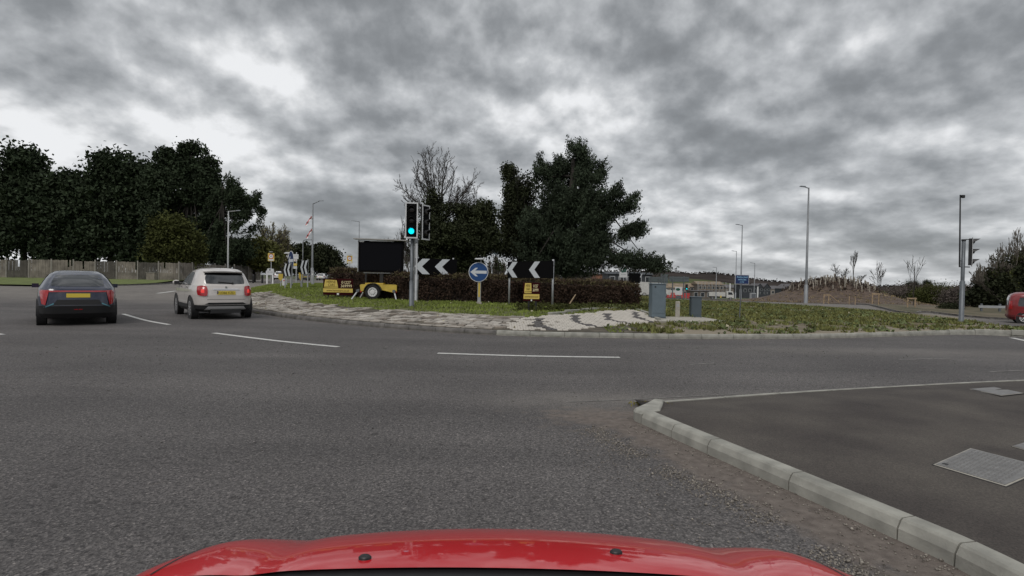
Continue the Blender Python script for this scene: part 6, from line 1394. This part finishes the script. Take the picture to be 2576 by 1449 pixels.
# staked frames
def stakes(px0, px1, yb, yt, lab, D, diag=False):
    b = at_isl((px0+px1)/2, D); u = D/F; t = thing('tree_support', lab, 'tree stake', b, group='timber tree stakes'); w_ = (px1-px0)*u; h = (yb-yt)*u
    for s_ in (-1, 1): MB().cyl((s_*w_/2, 0, -.1), (s_*w_/2, 0, h), .05, n=8).build('stake', M['timber'], t)
    MB().box((0, -.03, h-.06), (w_+.15, .04, .10)).build('crossbar', M['timber'], t)
    if diag: MB().cyl((w_/2, 0, h), (w_/2+.9, 0, .1), .035, n=6).build('brace', M['timber'], t)
stakes(2074, 2086, 762, 738, 'left timber stake pair with slanting brace at the mound foot', 46, True); stakes(2196, 2212, 773, 742, 'middle timber stake frame round a bare sapling', 43); stakes(2285, 2304, 780, 752, 'right timber stake frame below the car park lamps', 39)
for px, D_, lab in ((2138, 45, 'lone short timber stake right of the braced pair'), (2153, 45, 'lone thin timber stake nearer the middle frame')):
    b = at_isl(px, D_); t = thing('stake', lab, 'tree stake', b, group='timber tree stakes'); MB().cyl((0, 0, -.1), (0, 0, .85), .04, n=6).build('shaft', M['timber'], t); MB().box((0, -.03, .75), (.1, .03, .06)).build('tie', M['black'], t)
# guard rail at right
b = at(2500, 772, 36); t = thing('crash_barrier', 'pale low crash barrier in front of the right-hand thicket', 'barrier', (b[0], b[1], float(T(b[0], b[1]))+.1), R(-6)); zc = b[2]-(float(T(b[0], b[1]))+.1)
MB().box((.4, 0, max(.3, zc)), (2.6, .06, .16)).build('rail', M['galv'], t)
for x in (-.7, .4, 1.5): MB().box((x, .06, .2), (.1, .1, .6)).build('post', M['galvd'], t)

# ------------------------------------------------------------------ signs and buildings beyond
def back_sign(px0, px1, y0, y1, yb, D, lab, legs, m=None):
    b = at_isl((px0+px1)/2, D); u = D/F; t = thing('large_sign', lab, 'road sign', b, group='large signs seen from behind'); zz = lambda y: at((px0+px1)/2, y, D)[2]-b[2]
    MB().box((0, 0, (zz(y0)+zz(y1))/2), ((px1-px0)*u, .04, zz(y0)-zz(y1))).build('panel_back', m or mat('sign_back', (.10, .125, .125), .5, .2), t)
    for lx in legs: MB().cyl(((lx-(px0+px1)/2)*u, -.05, -.1), ((lx-(px0+px1)/2)*u, -.05, zz(y0)+.05), .05, n=8).build('leg', M['galvd'], t)
    mb = MB()
    for f in (.25, .75): mb.box((0, -.03, zz(y1)+(zz(y0)-zz(y1))*f), ((px1-px0)*u, .03, .05))
    mb.build('rail', M['galvd'], t); return t
back_sign(1632, 1662, 697, 711, 757, 48, 'grey sign back rising over the tall cabinet', (1637, 1657)); back_sign(1684, 1733, 696, 709, 757, 46, 'wide grey-green sign back on two legs above the red barriers', (1692, 1720))
back_sign(1662, 1681, 690, 712, 757, 52, 'rounded grey sign back between the two wide ones', (1664, 1671))
b = at_isl(1568, 55); u = 55/F; t = thing('direction_sign', 'white direction sign with green map panel behind the hedge end', 'road sign', b); zz = lambda y: at(1568, y, 55)[2]-b[2]
MB().box((0, 0, (zz(671)+zz(698))/2), (20*u, .04, zz(671)-zz(698))).build('panel', M['boardw'], t); MB().prism([(-7*u, zz(673)), (7*u, zz(673)), (7*u, zz(684)), (-4*u, zz(686)), (-8*u, zz(680))], -.034, -.024).build('map_panel', mat('sign_green', (.03, .09, .07), .5), t)
mb = MB(); mb.cyl((-3*u, -.03, zz(678)), (-3*u, -.04, zz(678)), 2*u, n=12); mb.build('map_ring', M['boardw'], t)
for s_ in (-8, 8): MB().cyl((s_*u, .04, -.1), (s_*u, .04, zz(672)), .06, n=8).build('post', M['galv'], t)
text('Services', 12*u, 2*u, M['cabind'], t, (0, -.03, zz(690)), 'lettering'); MB().cyl((-3*u, -.2, zz(666)), (-3*u, -.2, zz(664.5)), 5*u, n=14).build('sign_light', M['boardw'], t)
b = at_isl(1596, 54); u = 54/F; t = thing('chevron_board', 'black board with white chevron ends beside the white map sign', 'road sign', b, 0, 'chevron boards'); zz = lambda y: at(1596, y, 54)[2]-b[2]
MB().box((0, 0, (zz(687)+zz(712))/2), (28*u, .04, zz(687)-zz(712))).build('panel', M['blackm'], t); MB().prism([(14*u, zz(697)), (18*u, zz(688)), (20*u, zz(688)), (15*u, zz(698.5))], -.03, .0).build('chevron_end', M['refl'], t)
for s_ in (-10, 10): MB().cyl((s_*u, .04, -.1), (s_*u, .04, zz(688)), .05, n=8).build('post', M['galvd'], t)
# far green signal + site sign
b = at_isl(1727, 85); u = 85/F; t = thing('traffic_signal', 'tiny distant traffic signal showing green above the site barriers', 'traffic signal', b); zz = lambda y: at(1727, y, 85)[2]-b[2]; pole(t, zz(716), .06, .05, M['galvd']); MB().box((0, -.12, (zz(715)+zz(729))/2), (.36, .2, zz(715)-zz(729))).build('housing', M['black'], t)
for k, y in enumerate((718, 722, 726.5)): MB().cyl((0, -.22, zz(y)), (0, -.25, zz(y)), .08, n=10).build('lens', M['green'] if k == 2 else M['lens'], t)
b = at_isl(1708, 100); u = 100/F; t = thing('site_board', 'white site entrance board with dark green oval', 'sign', b); zz = lambda y: at(1708, y, 100)[2]-b[2]
MB().box((0, 0, (zz(722)+zz(742))/2), (18*u, .06, zz(722)-zz(742))).build('panel', M['boardw'], t); Mx = Matrix.Translation((-2*u, -.035, zz(728))) @ Matrix.Rotation(R(90), 4, 'X') @ Matrix.Diagonal((1.6, 1, 1, 1)); MB().lathe([(3.4*u, 0), (3.4*u, .02)], Mx, 20).build('oval', mat('deep_green', (.01, .07, .05), .4), t); MB().box((0, .05, zz(745)*.5), (14*u, .08, max(.3, zz(742)))).build('base', M['galvd'], t)
# red barriers
for i in range(7):
    px = 1681+i*8.6; b = at_isl(px, 104); u = 104/F; t = thing('site_barrier', ['leftmost red site barrier, next to the tall grey cabinet', 'second red site barrier from the tall cabinet', 'third red site barrier from the tall cabinet', 'fourth and middle red site barrier of the row', 'third red site barrier from the right end', 'second red site barrier from the right end', 'red site barrier at the right end of the row'][i], 'barrier', b, group='red plastic site barriers'); w_ = 8.0*u
    mb = MB(); mb.box((0, 0, 1.02), (w_, .06, .10)); mb.box((0, 0, .14), (w_, .06, .10))
    for k in range(7): mb.box((-w_/2+.05+(w_-.1)*k/6, 0, .58), (.05, .05, .80))
    mb.build('rails', M['barrier'], t); MB().box((0, 0, .6), (w_*.7, .03, .3)).build('panel', M['barrier'], t); MB().box((0, 0, .05), (w_*.9, .3, .07)).build('feet', M['boardw'], t)
def building(name, lab, px0, px1, ye, yr, yb, D, wall, roof, gable=False, wins=3, depth=8, a=0, door=True, rows=1):
    px = (px0+px1)/2; b = at(px, yb, D); u = D/F; zb = b[2]; t = thing(name, lab, 'building', (b[0], b[1], zb), a); W = (px1-px0)*u; he = (yb-ye)*u; hr = (yb-yr)*u
    MB().box((0, depth/2, he/2-2), (W, depth, he+4)).build('wall', wall, t); e = .3; rf = MB()
    if gable: rf.add([(-W/2-e, -e, he-.1), (W/2+e, -e, he-.1), (0, -e, hr), (-W/2-e, depth+e, he-.1), (W/2+e, depth+e, he-.1), (0, depth+e, hr)], [(0, 2, 5, 3), (1, 4, 5, 2), (0, 3, 4, 1)]); rf.build('roof', roof, t); MB().add([(-W/2, -.02, he-.1), (W/2, -.02, he-.1), (0, -.02, hr-.15)], [(0, 1, 2)]).build('gable_wall', wall, t)
    else: rf.add([(-W/2-e, -e, he), (W/2+e, -e, he), (W/2+e, depth/2, hr), (-W/2-e, depth/2, hr), (-W/2-e, depth+e, he), (W/2+e, depth+e, he)], [(0, 1, 2, 3), (3, 2, 5, 4), (0, 3, 4), (1, 5, 2), (0, 4, 5, 1)]); rf.build('roof', roof, t)
    for r_ in range(rows):
        for k in range(wins):
            x = -W/2+W*(k+.5)/wins; z = he*(r_+.55)/rows; ww, wh = min(1.1, W/wins*.5), min(1.2, he/rows*.5)
            f = MB().box((x, -.03, z), (ww+.12, .06, wh+.12)).build('window', M['boardw'], t); MB().box((x, -.065, z), (ww, .02, wh)).build('pane', M['win'], f)
    if door: MB().box((W*.33, -.04, 1.0), (.9, .06, 2.0)).build('door', M['darkclad'], t)
    return t
building('clad_building', 'dark-clad flat building behind the hedge end and cabinet', 1528, 1640, 690, 684, 752, 95, M['darkclad'], M['darkclad'], wins=5, depth=6, rows=2)
building('white_kiosk', 'white roadside building with green sign behind the chevron board', 1392, 1440, 683, 679, 740, 80, M['lorryw'], M['slate'], wins=2, depth=5)
building('brick_house', 'small brick house glimpsed below the pine branches', 1498, 1532, 690, 682, 742, 110, M['brick'], M['slate'], wins=2, depth=7)
building('gabled_house', 'dark house front with left pointed gable of the twin pair', 1902, 1920, 724, 713, 742, 300, M['darkclad'], M['slate'], True, 2, 10, rows=2); building('gabled_house', 'dark house front with right pointed gable of the twin pair', 1920, 1938, 724, 713, 742, 300, M['darkclad'], M['slate'], True, 2, 10, rows=2)
building('plain_house', 'pale rendered house beside the twin gables', 1938, 1962, 727, 719, 745, 300, M['stucco'], M['slate'], wins=2, depth=10); building('low_roofed_house', 'low dark gabled roof left of the mound', 1974, 2010, 726, 714, 745, 260, M['darkclad'], M['slate'], True, 1, 10)
building('terrace_house', 'brown half-built terrace with tan roofing felt', 1756, 1820, 716, 708, 748, 230, M['housewall'], M['rooftan'], wins=6, depth=10, rows=2); building('terrace_house', 'lower half-built terrace with tan roof left of the longer one', 1735, 1757, 722, 713, 748, 235, M['housewall'], M['rooftan'], wins=2, depth=9, rows=2)
building('terrace_house', 'grey-roofed finished house right of the half-built terrace', 1828, 1872, 724, 716, 748, 240, M['stucco'], M['slate'], wins=3, depth=9, rows=2); building('terrace_house', 'beige unfinished house with openings behind the red barriers', 1672, 1733, 724, 713, 748, 200, M['stucco'], M['rooftan'], wins=5, depth=9, rows=2)
building('garage_block', 'low pale garage row with dark doors behind the short cabinet', 1742, 1792, 732, 731, 752, 170, M['housewall'], M['slate'], wins=3, depth=6, door=False)
building('hall', 'grey flat-roofed hall right of the blue sign', 1868, 1905, 718, 716, 746, 230, M['darkclad'], M['slate'], wins=3, depth=9)
t0 = at(1788, 748, 226); t = thing('scaffold', 'grey scaffold poles and boards along the half-built terrace', 'scaffold', (t0[0], t0[1], t0[2])); mb = MB(); W_ = 70*226/F
for i in range(9):
    for yy in (-.6, -1.8): mb.cyl((-W_/2+W_*i/8, yy, -.5), (-W_/2+W_*i/8, yy, 6.2), .07, n=5)
mb.build('poles', M['galv'], t); mb = MB()
for z_ in (2.2, 4.4): mb.box((0, -1.2, z_), (W_, 1.2, .08)); mb.box((0, -1.85, z_+1), (W_, .06, .1))
mb.build('boards', M['timber'], t)
# white gable posts (site flag poles) and grey bins
for px, yt, lab in ((1836, 714, 'white site pole left of the blue sign'), (1906, 722, 'white downpipe post by the twin gabled houses')):
    b = at(px, 746, 150); t = thing('site_pole', lab, 'pole', (b[0], b[1], float(T(b[0], b[1])))); h = at(px, yt, 150)[2]-float(T(b[0], b[1])); MB().cyl((0, 0, -.1), (0, 0, h), .16, n=8).build('shaft', M['white'], t); MB().cyl((0, 0, h), (0, 0, h+.1), .2, n=8).build('cap', M['white'], t)
b = at_isl(1895, 80); t = thing('street_cabinet', 'pale grey box beyond the road near the twin gabled houses', 'utility cabinet', b); MB().bev((0, 0, .55), (.75, .5, 1.2), .02).build('body', M['galv'], t); MB().box((0, -.26, .6), (.6, .02, .9)).build('door', M['galvd'], t)

# ------------------------------------------------------------------ hills
def hill(name, ridge, D, m, depth=400, base_y=752):
    V = []; n = len(ridge)*6; xs_ = np.linspace(ridge[0][0], ridge[-1][0], n); rr = np.interp(xs_, [r[0] for r in ridge], [r[1] for r in ridge])
    K = 6
    for i in range(n):
        y_r = rr[i]-1.1*mnoise.noise(Vector((xs_[i]*.05, D*.01, 0)))-.6*mnoise.noise(Vector((xs_[i]*.2, D, 0)))
        p = at(xs_[i], y_r, D)
        for k in range(K): f = k/(K-1); V.append((p[0]*(1-.25*(1-f)), p[1]-depth*(1-f), -16+(p[2]+16)*(f**.8)))
        V.append((p[0]*1.02, p[1]+80, -16))
    K += 1
    return MB().add(V, [(i*K+j, (i+1)*K+j, (i+1)*K+j+1, i*K+j+1) for i in range(n-1) for j in range(K-1)]).build(name, m, smooth=True, kind='structure')
hill('hills', [(-900, 700), (200, 696), (700, 694), (1100, 694), (1400, 690), (1560, 684), (1640, 683), (1700, 685), (1745, 690), (1790, 687), (1850, 695), (1900, 704), (1950, 709), (2010, 712), (2080, 715), (2200, 720), (2400, 725), (2600, 728), (3300, 738)], 1500, M['hill'])
hill('far_field', [(1500, 712), (1650, 706), (1720, 700), (1770, 703), (1830, 712), (1900, 722), (2000, 726), (2200, 731), (2500, 738), (3000, 748)], 800, M['hillg'], 250)
# trees standing along the ridge as ragged cover
pts = []
for px in np.linspace(1400, 2450, 900):
    y = np.interp(px, [1400, 1560, 1640, 1700, 1745, 1790, 1850, 1900, 1950, 2010, 2080, 2200, 2450], [690, 684, 683, 685, 690, 687, 695, 704, 709, 712, 715, 720, 725]); pts.append(at(px+RNG.normal()*2, y+RNG.uniform(-1.2, 2), 1490))
leafmesh('ridge_wood', tufts(np.array(pts), 4, 3.0), 5, M['hill'], None, 1.3, kind='stuff')
for px, py, lab in ((1800, 722, 'mottled'),): pass
pts = [at(RNG.uniform(1650, 2420), 0, 420) for _ in range(700)]; pts = np.array([(p[0], 420+RNG.uniform(-120, 120), 0) for p in pts]); pts[:, 2] = T(pts[:, 0], pts[:, 1])+1.5; leafmesh('far_hedgerows', tufts(pts, 8, 2.2, .7), 2.2, M['brush'], None, 1.4, kind='stuff')
